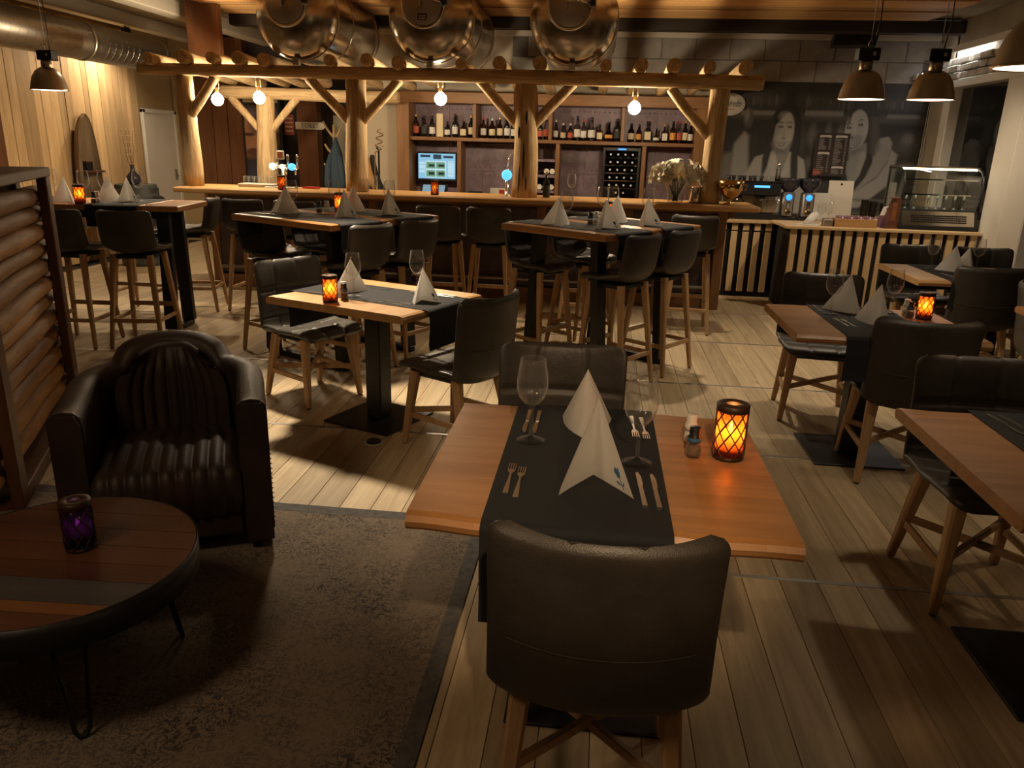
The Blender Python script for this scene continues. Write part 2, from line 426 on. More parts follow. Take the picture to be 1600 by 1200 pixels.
# ------------------------------------------------------------------ structure: floor
def struct(o): o['kind'] = 'structure'; return o
fl = struct(MB().box(-7.2, 4.6, -1.6, 12.2, -.12, -.012).build('floor', M['black_gap']))
BW, ROW = .145, 1.30
plank_mesh = MB().box(-BW/2+.0011, BW/2-.0011, -ROW/2+.004, ROW/2-.004, -.014, 0, .0014).mesh('plank', M['floor_wood'])
rest = MB(); n_pl = 0
for r in range(-1, 9):
    yc = .16+ROW*(r+.5); y1 = yc+ROW/2
    for i in range(-48, 31):
        x = .64+BW/2+i*BW
        if x < -7.1 or x > 4.5: continue
        vis = abs(x+.105*yc) < .70*max(y1, .9)+.12 and r >= 0 and y1 > 1.0
        if vis and r <= 5 and n_pl < 298 and -5.6 < x < 3.7:
            o = bpy.data.objects.new('plank', plank_mesh); link(o, fl); o.location = (x, yc, 0); n_pl += 1
            if (i+r) % 2: o.rotation_euler = (0, 0, PI)
        else:
            rest.box(x-BW/2+.0011, x+BW/2-.0011, yc-ROW/2+.004, yc+ROW/2-.004, -.014, 0)
tag(rest.build('plank_field', M['floor_wood'], fl), kind='stuff')
for r in range(1, 6):
    y = .16+ROW*r+ROW
    MB().box(-5.5, 3.7, y-.012, y+.012, -.012, .0015, .001).build('joint_strip', M['steel_dull'], fl)

# ------------------------------------------------------------------ ceiling
ce = struct(MB().box(-7.2, 4.6, -1.6, 12.2, 3.06, 3.16).build('ceiling', M['plaster']))
cb = MB().box(-4.0, 4.0, -.095, .095, 0, .022, .006).mesh('ceiling_board', M['ceiling_wood'])
for i in range(18):
    o = bpy.data.objects.new('ceiling_board', cb); link(o, ce); o.location = (-.55, 5.95+i*.213, 3.0+.006*(i % 3))
for x, w in ((-5.0, .22), (-6.1, .16)):
    MB().box(x-w/2, x+w/2, 5.0, 11.9, 2.90, 3.06, .01).build('ceiling_joist', M['off_white'], ce)
struct(MB().box(-4.6, 3.9, 9.74, 9.92, 2.90, 3.03, .01).build('trim_1', M['dark_beam']))
struct(MB().box(-4.74, -4.36, 8.96, 9.06, 2.42, 3.05, .008).build('trim_2', M['brown_panel']))
for i, (p, t, e, a, c, *bl) in enumerate(SPOTS):
    if e <= 0 or p[2] < 2.5: continue
    sp = thing('ceiling_spotlight', 'small black ceiling spotlight aimed at the ' + ('brightly lit dining table','high table before the vase','slatted coffee counter','table at the picture edge','high table by the plank wall','nearest dining table','plank wall','photo mural','back bar','round coffee table, an added fill lamp','floor beside the nearest chair, an added fill lamp')[i], 'spotlight', (p[0], p[1], p[2]+.035), 0, 'ceiling spotlights')
    MB().lathe([(.055,.0),(.06,.01),(.06,.10),(.05,.11),(0,.11)], 16).lathe([(.055,0),(.045,.02),(.045,.09)], 16).build('housing', M['black_metal'], sp)
    MB().tube([(0,0,.10),(0,0,max(.16, 3.06-p[2]-.035))], .012, 8).build('mount', M['black_metal'], sp)

# ------------------------------------------------------------------ walls
wl = struct(MB().box(-6.75, -6.6, -1.5, 12.2, 0, 3.06).build('wall_left', M['tan_wall']))
random.seed(3)
y = 8.15
while y < 10.86:
    w = random.choice((.10, .12, .135, .15)); w = min(w, 10.9-y)
    MB().box(-6.6, -6.575+random.uniform(-.006,.006), -w/2+.002, w/2-.002, 0, 2.95, .002).build('plank', M['wall_plank'], wl, (0, y+w/2, 0))
    y += w
struct(MB().box(-6.62, -6.50, 7.9, 8.13, 0, 3.05, .006).build('trim_3', M['brown_panel']))
d1 = struct(MB().box(-6.61, -6.565, 11.0, 11.78, 0, 1.90, .004).build('door_1', M['white_paint']))
MB().box(-6.60, -6.55, 10.94, 11.0, 0, 1.95, .004).box(-6.60, -6.55, 11.78, 11.84, 0, 1.95, .004).box(-6.60, -6.55, 10.94, 11.84, 1.90, 1.955, .004).build('door_frame', M['white_paint'], d1)
MB().tube([(-6.565,11.70,1.0),(-6.52,11.70,1.0),(-6.52,11.60,1.0)], .010, 8).box(-6.57,-6.558,11.67,11.73,.94,1.10,.002).build('door_handle', M['steel_dull'], d1)
wr = struct(MB().box(-7.2, -3.2, 11.92, 12.2, 0, 3.06).build('wall_rear', M['dark_wall']))
MB().box(-6.58, -6.15, 11.84, 11.92, 0, 3.0).build('tan_panel', M['tan_wall'], wr)
for x in (-6.02, -5.78, -5.54):
    MB().box(-.115, .115, 11.80, 11.92, 0, 3.0, .004).build('panel', M['brown_panel'], wr, (x-.05, 0, 0))
MB().box(-5.48, -5.38, 11.74, 11.92, 0, 3.0, .004).build('panel', M['brown_panel'], wr)
MB().box(-.15, .15, 11.30, 11.5, 0, 2.3, .004).build('panel', M['brown_panel'], wr, (-4.27, 0, 0))
MB().box(-4.05, -3.86, 11.80, 11.92, 0, 1.95, .004).build('pale_panel', M['off_white'], wr)
wb = struct(MB().box(-3.28, 4.05, 10.4, 10.6, 0, 3.06).build('wall_back', M['beige_wall']))
MB().box(-3.28, -3.24, 10.4, 11.95, 0, 3.06).build('wall_return', M['beige_wall'], wb)
MB().box(-1.2, 4.0, 10.375, 10.40, 2.42, 2.89).build('mortar_bed', M['mortar'], wb)
random.seed(5)
blk = MB().box(-.203, .203, -.035, 0, -.116, .116, .006).mesh('brick', M['grey_block'])
for r in range(2):
    for i in range(13):
        x = -1.0+.412*i+(.2 if r % 2 else 0)
        if x > 3.75: continue
        o = bpy.data.objects.new('brick', blk); link(o, wb); o.location = (x, 10.395+random.uniform(-.004,.004), 2.540+.238*r)
MB().box(-3.2, 3.95, 10.34, 10.40, 2.895, 3.06, .006).build('white_band', M['off_white'], wb)
wrt = struct(MB().box(3.9, 4.1, 9.86, 10.5, 0, 3.06).box(3.9, 4.1, 3.0, 9.9, 2.66, 3.06).box(3.9, 4.1, -1.5, 3.0, 0, 3.06).build('wall_right', M['plaster']))
random.seed(11)
# stone course over the window
st = struct(MB().box(3.93, 4.05, 5.2, 10.3, 2.42, 2.66).build('trim_4', M['mortar']))
for r in range(3):
    y = 6.6+random.uniform(0, .1)
    while y < 10.2:
        w = random.uniform(.08, .26); h = .074
        MB().box(3.86-random.uniform(0,.045), 3.94, -w/2+.004, w/2-.004, -h/2+.003, h/2-.003, .01).build('stone', M['stone'], st, (0, y+w/2, 2.46+r*.079))
        y += w
w1 = struct(MB().box(3.955, 3.965, 8.40, 9.68, .3, 2.33).build('window_1', M['window_glass']))
fr = MB().box(3.84, 4.0, 9.68, 9.86, 0, 2.34, .008); fr.build('window_frame', M['white_paint'], w1)
MB().box(3.83, 4.0, 5.2, 9.9, 2.335, 2.42, .008).build('window_head', M['white_paint'], w1)
MB().box(3.84, 4.0, 8.40, 9.68, 0, .30, .008).build('window_sill', M['white_paint'], w1)
w2 = struct(MB().box(3.955, 3.965, 3.0, 7.55, .55, 2.33).build('window_2', M['window_glass']))
MB().box(3.83, 4.0, 8.00, 8.40, 0, 2.34, .01).build('window_frame', M['white_paint'], w2)
MB().box(3.81, 4.0, 7.55, 7.96, 0, 2.34, .01).build('window_frame', M['white_paint'], w2)
MB().box(3.84, 4.0, 7.96, 8.00, 0, 2.34).build('frame_gap', M['brown_panel'], w2)
MB().box(3.84, 4.0, 3.0, 7.55, .45, .55, .008).build('window_sill', M['white_paint'], w2)
MB().box(3.90, 4.0, 3.0, 7.55, 0, .45).build('window_apron', M['dark_wall'], w2)
MB().box(3.90, 4.0, 5.4, 5.5, .55, 2.34, .008).build('window_mullion', M['white_paint'], w2)
struct(MB().box(-7.2, 4.6, -1.75, -1.6, 0, 3.06).build('wall_front', M['dark_wall']))
# LED trough above the stones
lt = thing('led_trough', 'white light trough glowing above the stone course by the window', 'light', (3.82, 0, 2.72))
MB().box(-.05, .06, 6.4, 9.9, .03, .05, .003).box(-.05, -.035, 6.4, 9.9, -.02, .03, .003).build('housing', M['white_paint'], lt)
MB().box(.0, .035, 9.0, 9.9, .012, .028).build('tube', M['led_cool'], lt)
# spiral duct
dk = thing('ventilation_duct', 'round galvanised ventilation duct running along the plank wall', 'duct', (-5.5, 0, 2.52))
dm = MB(); dm.tube([(0, y, 0) for y in (3.5, 6, 8, 9.6)], .19, 28); dm.build('pipe', M['duct'], dk)
for y in (6.55, 8.17, 9.55):
    MB().tube([(0, y-.035, 0), (0, y+.035, 0)], .197, 28).build('coupling', M['duct'], dk)
for i in range(26):
    yy = 6.6+i*.112
    if abs(yy-8.17) < .06: continue
    MB().tube([(.190*math.cos(a), yy+.112*a/(2*PI), .190*math.sin(a)) for a in [2*PI*k/24 for k in range(25)]], .0016, 4, sm=False).build('spiral_seam', M['duct'], dk)
# speaker
so = thing('loudspeaker', 'black loudspeaker box mounted high on the grey block wall', 'speaker', (2.85, 10.12, 2.80), -.15)
MB().prism([(-.26,0),(.20,0),(.26,.27),(-.22,.27)], -.14, .14, 'y').build('cabinet', M['black_plastic'], so)
MB().box(-.05, .05, .14, .24, .08, .18).build('bracket', M['black_metal'], so)
MB().lathe([(0,0),(.045,0),(.05,.008),(.05,0)], 16, M=Matrix.Translation((0,-.142,.13)) @ Matrix.Rotation(PI/2,4,'X')).build('driver', M['black_gap'], so)

# ------------------------------------------------------------------ painted prints
class Paint:
    def __init__(s, w, h, c=(0,0,0)):
        s.w, s.h = w, h
        s.X, s.Y = np.meshgrid(np.linspace(0,1,w), np.linspace(0,1,h)); s.C = np.zeros((h,w,3))+np.array(c)
    def _mix(s, a, c): s.C = s.C*(1-a[...,None])+np.array(c)*a[...,None]
    def ell(s, x, y, rx, ry, c, soft=.15, rot=0., op=1.):
        dx, dy = s.X-x, s.Y-y; asp = s.asp
        ca, sa = math.cos(rot), math.sin(rot); dx = dx*asp; a = dx*ca+dy*sa; b = -dx*sa+dy*ca
        d = np.sqrt((a/(rx*asp))**2+(b/ry)**2); s._mix(op*np.clip((1-d)/soft+.5, 0, 1), c)
    def poly(s, pts, c, soft=.006, op=1.):
        n = len(pts); inside = np.zeros(s.X.shape, bool); dist = np.full(s.X.shape, 9.)
        for i in range(n):
            (x0,y0),(x1,y1) = pts[i], pts[(i+1)%n]
            cond = (y0 > s.Y) != (y1 > s.Y)
            if y1 != y0: inside ^= cond & (s.X < (x1-x0)*(s.Y-y0)/(y1-y0)+x0)
            L2 = (x1-x0)**2+(y1-y0)**2+1e-12; t = np.clip(((s.X-x0)*(x1-x0)+(s.Y-y0)*(y1-y0))/L2, 0, 1)
            dist = np.minimum(dist, np.hypot(s.X-x0-t*(x1-x0), s.Y-y0-t*(y1-y0)))
        sd = np.where(inside, dist, -dist); s._mix(op*np.clip(sd/soft+.5, 0, 1), c)
    def rect(s, x0, y0, x1, y1, c, soft=.004, op=1.): s.poly([(x0,y0),(x1,y0),(x1,y1),(x0,y1)], c, soft, op)
    asp = 1.
    def build(s, name, mat, x0, x1, z0, z1, y, parent=None, thick=.006):
        w, h = s.w, s.h
        vs = [(x0+(x1-x0)*i/(w-1), y, z1-(z1-z0)*j/(h-1)) for j in range(h) for i in range(w)]
        fs = [(j*w+i, (j+1)*w+i, (j+1)*w+i+1, j*w+i+1) for j in range(h-1) for i in range(w-1)]
        n = len(vs)
        vs += [(x0,y+thick,z1),(x1,y+thick,z1),(x1,y+thick,z0),(x0,y+thick,z0)]
        a, b, c, d = 0, w-1, h*w-1, (h-1)*w
        fs += [(a,b,n+1,n),(b,c,n+2,n+1),(c,d,n+3,n+2),(d,a,n,n+3),(n,n+1,n+2,n+3)]
        me = bpy.data.meshes.new(name); me.from_pydata(vs, [], fs); me.materials.append(mat)
        at = me.color_attributes.new('print', 'FLOAT_COLOR', 'POINT')
        cc = np.ones((len(vs), 4)); cc[:n,:3] = s.C.reshape(-1,3); cc[n:,:3] = .1
        at.data.foreach_set('color', cc.ravel().astype(np.float32)); me.update()
        o = bpy.data.objects.new(name, me); return link(o, parent)

# black and white mural: two women in a bar; painted in the mural's own 325 x 195 units
mu = Paint(300, 180, (.030,.028,.027)); mu.asp = 325/195
G = lambda v: (v*.72, v*.70, v*.66)
OY = 0
def U(zx, zy):      # units of a 325 x 195 sketch -> mural coordinates
    return ((zx)/325., (zy+OY)/195.)
def E(x, y, rx, ry, v, soft=.2, rot=0., op=1.): a, b = U(x, y); mu.ell(a, b, rx/325., ry/195., G(v), soft, rot, op)
def P(pts, v, soft=.007, op=1.): mu.poly([U(*p) for p in pts], G(v), soft, op)
random.seed(21)
P([(0,38),(325,42),(325,52),(0,48)], .10, .03)
P([(0,14),(325,17),(325,36),(0,33)], .07, .05, .8)
for i in range(46):
    x = 22+i*6.6+random.uniform(-2,2)
    if 95 < x < 135: continue
    E(x, 25+x*.01+random.uniform(-2,2), 2.2, random.uniform(4,9), random.choice((.09,.13,.18)), .9, 0, .7)
for i in range(16):
    E(34+i*3.4, 41, 1.8, 3.2, .34, .9, 0, .8)
    E(136+i*3.8, 40, 1.9, 4, .36, .9, 0, .8)
    E(265+i*3.2, 42, 1.6, 3, .30, .9, 0, .7)
P([(100,0),(118,0),(118,195),(104,195)], .03, .03)
for x, y, rx, ry, v in ((150,70,7,14,.20),(160,85,8,18,.16),(175,66,5,12,.2),(195,72,6,16,.22),(133,80,7,20,.10),(215,75,6,16,.15),(300,78,16,14,.12),(302,72,8,7,.24),(306,110,14,7,.16),(280,90,6,20,.08),(30,100,6,9,.16),(150,108,7,9,.18)):
    E(x, y, rx, ry, v, 1.0, 0, .8)
# blurred barman at the edge
OY = -17
E(45,66,8,13,.13,.5); E(42,62,4,8,.30,.9)
P([(22,140),(26,100),(40,84),(55,92),(58,140),(50,165),(24,160)], .42, .02); P([(48,90),(62,80),(68,130),(62,160),(54,150)], .05, .02)
P([(0,116),(24,112),(24,150),(0,155)], .22, .03)
# woman one: hair behind, neck, shirt, face
P([(84,60),(96,46),(112,44),(126,52),(132,80),(134,110),(142,150),(136,175),(128,165),(118,120),(92,110),(82,150),(74,158),(68,130),(76,95)], .035, .012)
P([(46,195),(50,140),(62,118),(82,112),(100,104),(126,112),(142,120),(148,140),(150,195)], .52, .01)
P([(90,98),(116,98),(116,118),(108,142),(96,124)], .34, .012); P([(90,104),(116,102),(112,112),(94,112)], .17, .03, .8)
P([(94,112),(80,122),(98,150),(107,143)], .60, .006); P([(116,114),(124,120),(112,150),(107,143)], .56, .006)
P([(96,124),(107,143),(112,195),(109,195)], .38, .008, .6)
E(103,80,17.5,26,.50,.12,-.08); E(111,84,9,20,.60,.9,0,.55); E(90,86,6,20,.30,.9,0,.6)
P([(84,74),(86,58),(98,48),(112,46),(122,56),(124,72),(118,60),(108,56),(100,64),(90,74),(88,92),(84,104),(80,96)], .03, .008)
P([(120,60),(128,70),(130,104),(136,150),(130,178),(124,150),(120,118),(121,90)], .035, .01)
P([(84,90),(88,104),(84,130),(76,150),(74,120),(80,96)], .04, .012)
for x0 in (-7, 7.5):
    E(105+x0, 76, 3.6, 1.7, .06, .5); E(105+x0-.5, 75.6, 1, 1, .5, .5)
    P([(105+x0-6,71.5),(105+x0,69),(105+x0+5.5,71),(105+x0,70.6)], .06, .006)
P([(104,78),(107,90),(103,91)], .36, .012, .7); E(104.5,91.5,3.6,1.4,.22,.8,0,.8)
P([(95.5,97),(99,97.2),(103,98),(107,97),(110.5,96),(107,101.5),(103,103),(98.5,101.5)], .22, .004); P([(97,98),(103,99.2),(109,97.2),(103,101.2)], .72, .004); E(96,97,1.6,2,.34,.9,0,.6); E(111,96,1.6,2,.34,.9,0,.6)
# woman two
E(97,90,5,7,.58,1.,0,.5); E(112,90,4,7,.66,1.,0,.5); E(103,62,9,6,.62,1.,0,.5); P([(86,100),(96,108),(108,108),(118,96),(112,106),(104,110),(94,109)], .26, .02, .7)
P([(206,60),(210,42),(224,32),(238,34),(250,52),(256,84),(258,110),(250,112),(244,90),(214,80),(206,90)], .05, .01)
P([(196,195),(200,130),(204,118),(222,122),(240,118),(258,88),(272,86),(278,94),(276,118),(262,140),(230,162),(200,172)], .33, .01)
P([(212,100),(238,96),(242,120),(236,150),(224,165),(214,130)], .42, .012); P([(214,100),(238,96),(238,106),(216,112)], .22, .03, .8)
P([(192,195),(198,122),(206,120),(214,140),(222,160),(220,195)], .03, .008); P([(222,158),(234,140),(242,110),(250,104),(252,122),(244,142),(230,160)], .03, .008)
P([(258,90),(270,86),(278,94),(276,120),(262,142),(224,166),(180,172),(180,186),(240,184),(284,150),(290,110)], .38, .014)
P([(186,170),(325,172),(325,176),(186,175)], .16, .01, .7)
E(219,78,18,27,.52,.12,.06); E(226,86,9,18,.40,.9,0,.5); E(211,72,8,14,.62,.9,0,.5)
P([(204,76),(205,52),(214,38),(228,34),(240,44),(248,70),(252,100),(254,112),(246,108),(241,86),(238,66),(230,52),(218,48),(210,56),(206,72)], .06, .01)
P([(240,60),(250,60),(260,100),(252,114),(246,106)], .12, .02, .7)
for x0 in (-9, 8.5):
    E(216+x0, 73+x0*-.25, 3.9, 1.8, .06, .5); E(216+x0-.5, 72.6+x0*-.25, 1, 1, .5, .5)
    P([(216+x0-6,69-x0*.25),(216+x0,65.5-x0*.28),(216+x0+6,67.5-x0*.35),(216+x0,67.2-x0*.28)], .07, .006)
P([(212,74),(209,87),(214,88)], .36, .012, .7); E(213,88,3.8,1.5,.24,.8,0,.8)
P([(208.5,98),(213,98),(217,98.6),(222,97),(226,94.5),(223,100.5),(217,103.5),(211.5,102)], .22, .004); P([(210.5,99),(217,99.8),(224.5,96.2),(217,102)], .80, .004); E(227,94,1.8,2.4,.32,.9,0,.6)
P([(186,188),(325,190),(325,220),(186,220)], .10, .02); OY = 0
mo = mu.build('wall_mural', M['print_matte'], 1.44, 3.88, .71, 2.42, 10.372)
tag(mo, 'large black and white photo mural of two smiling women behind the coffee counter', 'mural')
# oval sign
og = thing('oval_sign', 'white oval sign with dark lettering at the mural edge', 'sign', (1.53, 10.35, 2.15))
MB().lathe([(0,0),(.178,0),(.185,.006),(.18,.014),(0,.016)], 40, M=Matrix.Rotation(PI/2,4,'X') @ Matrix.Diagonal((1,.73,1,1))).build('board', M['ceramic'], og)
def text(s, size, mat, parent, loc, rx=PI/2, ry=0, rz=0, sx=1., name='lettering', align='CENTER', shear=0., ext=.0008):
    c = bpy.data.curves.new(name, 'FONT'); c.body = s; c.size = size; c.align_x = align; c.align_y = 'CENTER'; c.extrude = ext; c.shear = shear
    c.materials.append(mat); tmp = bpy.data.objects.new(name, c); col.objects.link(tmp)
    me = bpy.data.meshes.new_from_object(tmp.evaluated_get(bpy.context.evaluated_depsgraph_get())); bpy.data.objects.remove(tmp)
    o = bpy.data.objects.new(name, me); link(o, parent); o.location = loc; o.rotation_euler = (rx, ry, rz); o.scale = (sx,1,1)
    return o
text('Segafredo', .105, M['lab_black'], og, (0,-.018,.005), sx=.62, shear=.25)
MB().box(-.06,.06,-.018,-.0165,-.062,-.055).build('underline', M['lab_red'], og)
# menu board
mb = Paint(96, 120, (.028,.014,.012))
def banner(p, x0, y0, x1, y1): p.poly([(x0,y0+.015),(x0+.1*(x1-x0),y0),(x1-.1*(x1-x0),y0),(x1,y0+.015),(x1,y1),((x0+x1)/2,y1-.012),(x0,y1)], (.55,.52,.48), .01)
for x0, y0 in ((.08,.05),(.56,.05),(.08,.44),(.56,.76)): banner(mb, x0, y0, x0+.36, y0+.055)
random.seed(4)
for cx, ys in ((.08,[.14+.028*i for i in range(9)]+[.52+.045*i for i in range(9)]), (.56,[.13+.034*i for i in range(18)]+[.84+.03*i for i in range(4)])):
    for yy in ys:
        mb.rect(cx, yy, cx+random.uniform(.12,.25), yy+.010, (.34,.31,.28), .01)
        mb.rect(cx+.31, yy, cx+.36, yy+.010, (.34,.31,.28), .01)
mb.poly([(.0,.82),(.22,.88),(.28,.93),(.12,.98),(0,.985)], (.30,.06,.05), .01)
for i in range(6): mb.ell(.05+.03*i, .9+.02*(i%3), .02, .012, (.42,.2,.15), .5)
mo2 = thing('menu_board', 'dark brown printed menu board standing before the mural', 'menu', (0,0,0))
mb.build('printed_face', M['print_matte'], 2.60, 2.99, 1.33, 1.84, 10.25, mo2, .012)
MB().box(2.76, 2.82, 10.262, 10.37, 1.4, 1.44).build('bracket', M['black_metal'], mo2)
# man's portrait poster
po = Paint(60, 110, (.03,.025,.035)); po.asp = .5
po.ell(.45,.16,.5,.14,(.22,.20,.30),.9); po.ell(.15,.36,.42,.22,(.42,.20,.12),.5); po.ell(.85,.30,.3,.16,(.12,.07,.05),.4)
po.ell(.5,.22,.35,.12,(.10,.08,.11),.5); po.ell(.9,.22,.22,.07,(.55,.42,.34),.5); po.ell(.3,.45,.3,.1,(.50,.26,.15),.7); po.ell(.18,.50,.16,.03,(.6,.45,.38),.4)
po.ell(.24,.53,.26,.05,(.14,.06,.04),.6); po.ell(.12,.33,.16,.02,(.06,.03,.03),.5); po.ell(.55,.85,.6,.25,(.05,.05,.09),.5); po.ell(.7,.72,.15,.12,(.16,.15,.22),.9); po.ell(.45,.9,.1,.1,(.2,.17,.22),.9)
pt = thing('portrait_poster', 'tall poster of a smiling man in a dark frame on the rear wall', 'poster')
po.build('printed_face', M['print_matte'], -5.40, -4.86, .80, 2.06, 11.70, pt)
MB().box(-5.44,-4.82,11.708,11.75,.75,2.30,.004).build('frame', M['black_metal'], pt)
MB().box(-5.40,-4.86,11.695,11.708,2.10,2.26).build('header_strip', M['off_white'], pt)
# ------------------------------------------------------------------ leather shell seats
def shell(prof, wid, bend, thick, nu, ns, vseams, hseams, rc0, rc1, dip=.006):
    pts = catmull([(0, y, z) for y, z in prof], ns)
    L = [0.]
    for a, b in zip(pts, pts[1:]): L.append(L[-1]+(b-a).length)
    T = L[-1]
    def lerp(tab, s):
        for (s0,a),(s1,b) in zip(tab, tab[1:]):
            if s <= s1:
                f = (s-s0)/(s1-s0); f = f*f*(3-2*f); return a+(b-a)*f
        return tab[-1][1]
    us = [math.sin(PI/2*(-1+2*i/(nu-1))*.92)/math.sin(PI/2*.92) for i in range(nu)]
    m = MB(); F = []; B = []
    for i, p in enumerate(pts):
        t = (pts[min(i+1, ns-1)]-pts[max(i-1, 0)]).normalized(); n = Vector((0, -t.z, t.y))
        s = L[i]/T; w = lerp(wid, s)
        e = L[i]
        if e < rc0: w -= rc0-math.sqrt(max(0, rc0**2-(rc0-e)**2))
        e = T-L[i]
        if e < rc1: w -= rc1-math.sqrt(max(0, rc1**2-(rc1-e)**2))
        b = lerp(bend, s); fr = []; br = []
        for u in us:
            c = p+Vector((u*w, 0, 0))+n*(b*abs(u)**2.2)
            ef = math.sqrt(max(0, 1-abs(u)**14))*math.sqrt(max(0, 1-abs(2*s-1)**40))
            if 0 < i < ns-1 and abs(u) < .9999: ef = max(ef, .12)
            d = 0.
            for q in vseams: d += math.exp(-((u-q)/.028)**2)
            for q in hseams: d += math.exp(-((s-q)/.011)**2)
            puff = dip*min(d, 1.4)*min(1., (1-abs(u))*8)
            fr.append(tuple(c+n*(thick*.5*ef-puff))); br.append(tuple(c-n*(thick*.5*ef)))
        F.append(fr); B.append(br)
    m.grid(F); m.grid(B, flip=True)
    # close the rim
    rim = [(0,j) for j in range(nu)]+[(i,nu-1) for i in range(1,ns)]+[(ns-1,j) for j in range(nu-2,-1,-1)]+[(i,0) for i in range(ns-2,0,-1)]
    for a, b in zip(rim, rim[1:]+rim[:1]):
        q = [F[a[0]][a[1]], F[b[0]][b[1]], B[b[0]][b[1]], B[a[0]][a[1]]]
        m.add(q, [(3,2,1,0)], True)
    return m
CH_PROF = [(-.235,.425),(-.225,.452),(-.16,.462),(0,.450),(.12,.428),(.195,.418),(.232,.462),(.246,.56),(.257,.67),(.270,.78),(.285,.860)]
def chair_parts(root, lm):
    m = shell(CH_PROF, [(0,.230),(.3,.248),(.5,.248),(.75,.246),(1,.248)], [(0,.0),(.25,.012),(.45,.05),(.62,.055),(1,.062)], .042, 57, 84,
              (-.34,.34), (.14,.30,.62,.80), .07, .045, .011)
    sh = m.build('shell', lm, root)
    # stitched seam around the lower back, outside
    pts = []
    for k in range(21):
        u = -1+2*k/20; x = u*.20; pts.append((x, .2735-.055*abs(u/1.22)**2.2, .60-.012*(1-u*u)))
    MB().tube(pts, .0009, 5).build('seam', M['thread'], sh)
    MB().box(-.165,.165,-.16,.15,.395,.425,.006).build('seat_base', M['black_metal'], root)
    for sx in (-1, 1):
        for (y0, y1) in ((-.15,-.205),(.14,.225)):
            lg = MB().bar((sx*.168, y0, .425), (sx*.205, y1, .008), .052, .056, .030, .032, up=(0,1,0), ch=.18).build('leg', M['leg_wood'], root)
            MB().lathe([(0,0),(.011,0),(.011,.009),(0,.009)], 8, (sx*.2055, y1, 0)).build('glide', M['rubber'], lg)
        MB().bar((sx*.190,-.185,.175),(sx*.190,.192,.175), .018, .030, ch=.15).build('stretcher', M['leg_wood'], root)
    MB().bar((-.186,-.182,.215),(.186,.188,.215), .018, .030, ch=.15).build('cross_stretcher', M['leg_wood'], root)
    MB().bar((.186,-.182,.198),(-.186,.188,.198), .018, .030, ch=.15).build('cross_stretcher', M['leg_wood'], root)
chair_protos = {}
def chair(x, y, face, label, mat='leather'):
    rz = math.atan2(face[0], -face[1])
    if mat not in chair_protos:
        t = thing('dining_chair', label, 'chair', (x, y, 0), rz, 'leather dining chairs'); chair_parts(t, M[mat]); chair_protos[mat] = t; return t
    return copy_tree(chair_protos[mat], (x, y, 0), rz, label)
ST_PROF = [(-.20,.725),(-.19,.752),(-.13,.762),(0,.752),(.10,.750),(.160,.772),(.190,.84),(.210,.95),(.225,1.055)]
stool_proto = None
def stool(x, y, face, label):
    global stool_proto
    rz = math.atan2(face[0], -face[1])
    if stool_proto is None:
        t = thing('bar_stool', label, 'stool', (x, y, 0), rz, 'leather bar stools')
        shell(ST_PROF, [(0,.195),(.3,.210),(.5,.208),(.75,.208),(1,.205)], [(0,.0),(.25,.012),(.45,.045),(.62,.05),(1,.05)], .042, 41, 56, (-.34,.34), (.2,.42,.72), .06, .04, .009).build('shell', M['leather'], t)
        MB().box(-.14,.14,-.13,.12,.69,.722,.006).build('seat_base', M['black_metal'], t)
        for sx in (-1, 1):
            for (y0, y1) in ((-.125,-.19),(.115,.20)):
                lg = MB().bar((sx*.14, y0, .72), (sx*.195, y1, .008), .042, .046, .026, .028, up=(0,1,0), ch=.18).build('leg', M['leg_wood'], t)
                MB().lathe([(0,0),(.011,0),(.011,.009),(0,.009)], 8, (sx*.1955, y1, 0)).build('glide', M['rubber'], lg)
            MB().bar((sx*.178,-.168,.22),(sx*.178,.175,.22), .018, .030, ch=.15).build('stretcher', M['leg_wood'], t)
        fb = MB().bar((-.172,-.162,.29),(.172,-.162,.29), .020, .032, ch=.15).build('footrest', M['leg_wood'], t)
        MB().box(-.16,.16,-.175,-.155,.3055,.309).build('foot_plate', M['steel_dull'], fb)
        MB().bar((-.178,.178,.22),(.178,.178,.22), .018, .030, ch=.15).build('stretcher', M['leg_wood'], t)
        stool_proto = t; return t
    return copy_tree(stool_proto, (x, y, 0), rz, label)

# ------------------------------------------------------------------ tables and runners
def live_top(lx, ly, h, t, seed, nseg=22, edge=.028):
    rnd = random.Random(seed); ph = [rnd.uniform(0, 6) for _ in range(6)]
    def wav(u, k): return .006*math.sin(5*u+ph[k])+.004*math.sin(11*u+ph[k+1])
    top = []; bot = []
    def ring(inset, z):
        P = []
        for i in range(nseg+1):
            u = -1+2*i/nseg; P.append((u*lx/2, -ly/2+inset+wav(u, 0), z))
        for i in range(nseg+1):
            u = 1-2*i/nseg; P.append((u*lx/2, ly/2-inset+wav(u, 3), z))
        return P
    R = [ring(edge*1.0, h), ring(edge*.35, h-.006), ring(0, h-t*.45), ring(.004, h-t*.8), ring(.010, h-t)]
    m = MB(); m.grid(R, sm=False, flip=True, closed_u=True); n = len(R[0])
    m.f.append(tuple(range(n))); m.sm.append(False)
    m.f.append(tuple(reversed(range(4*n, 5*n)))); m.sm.append(False)
    return m
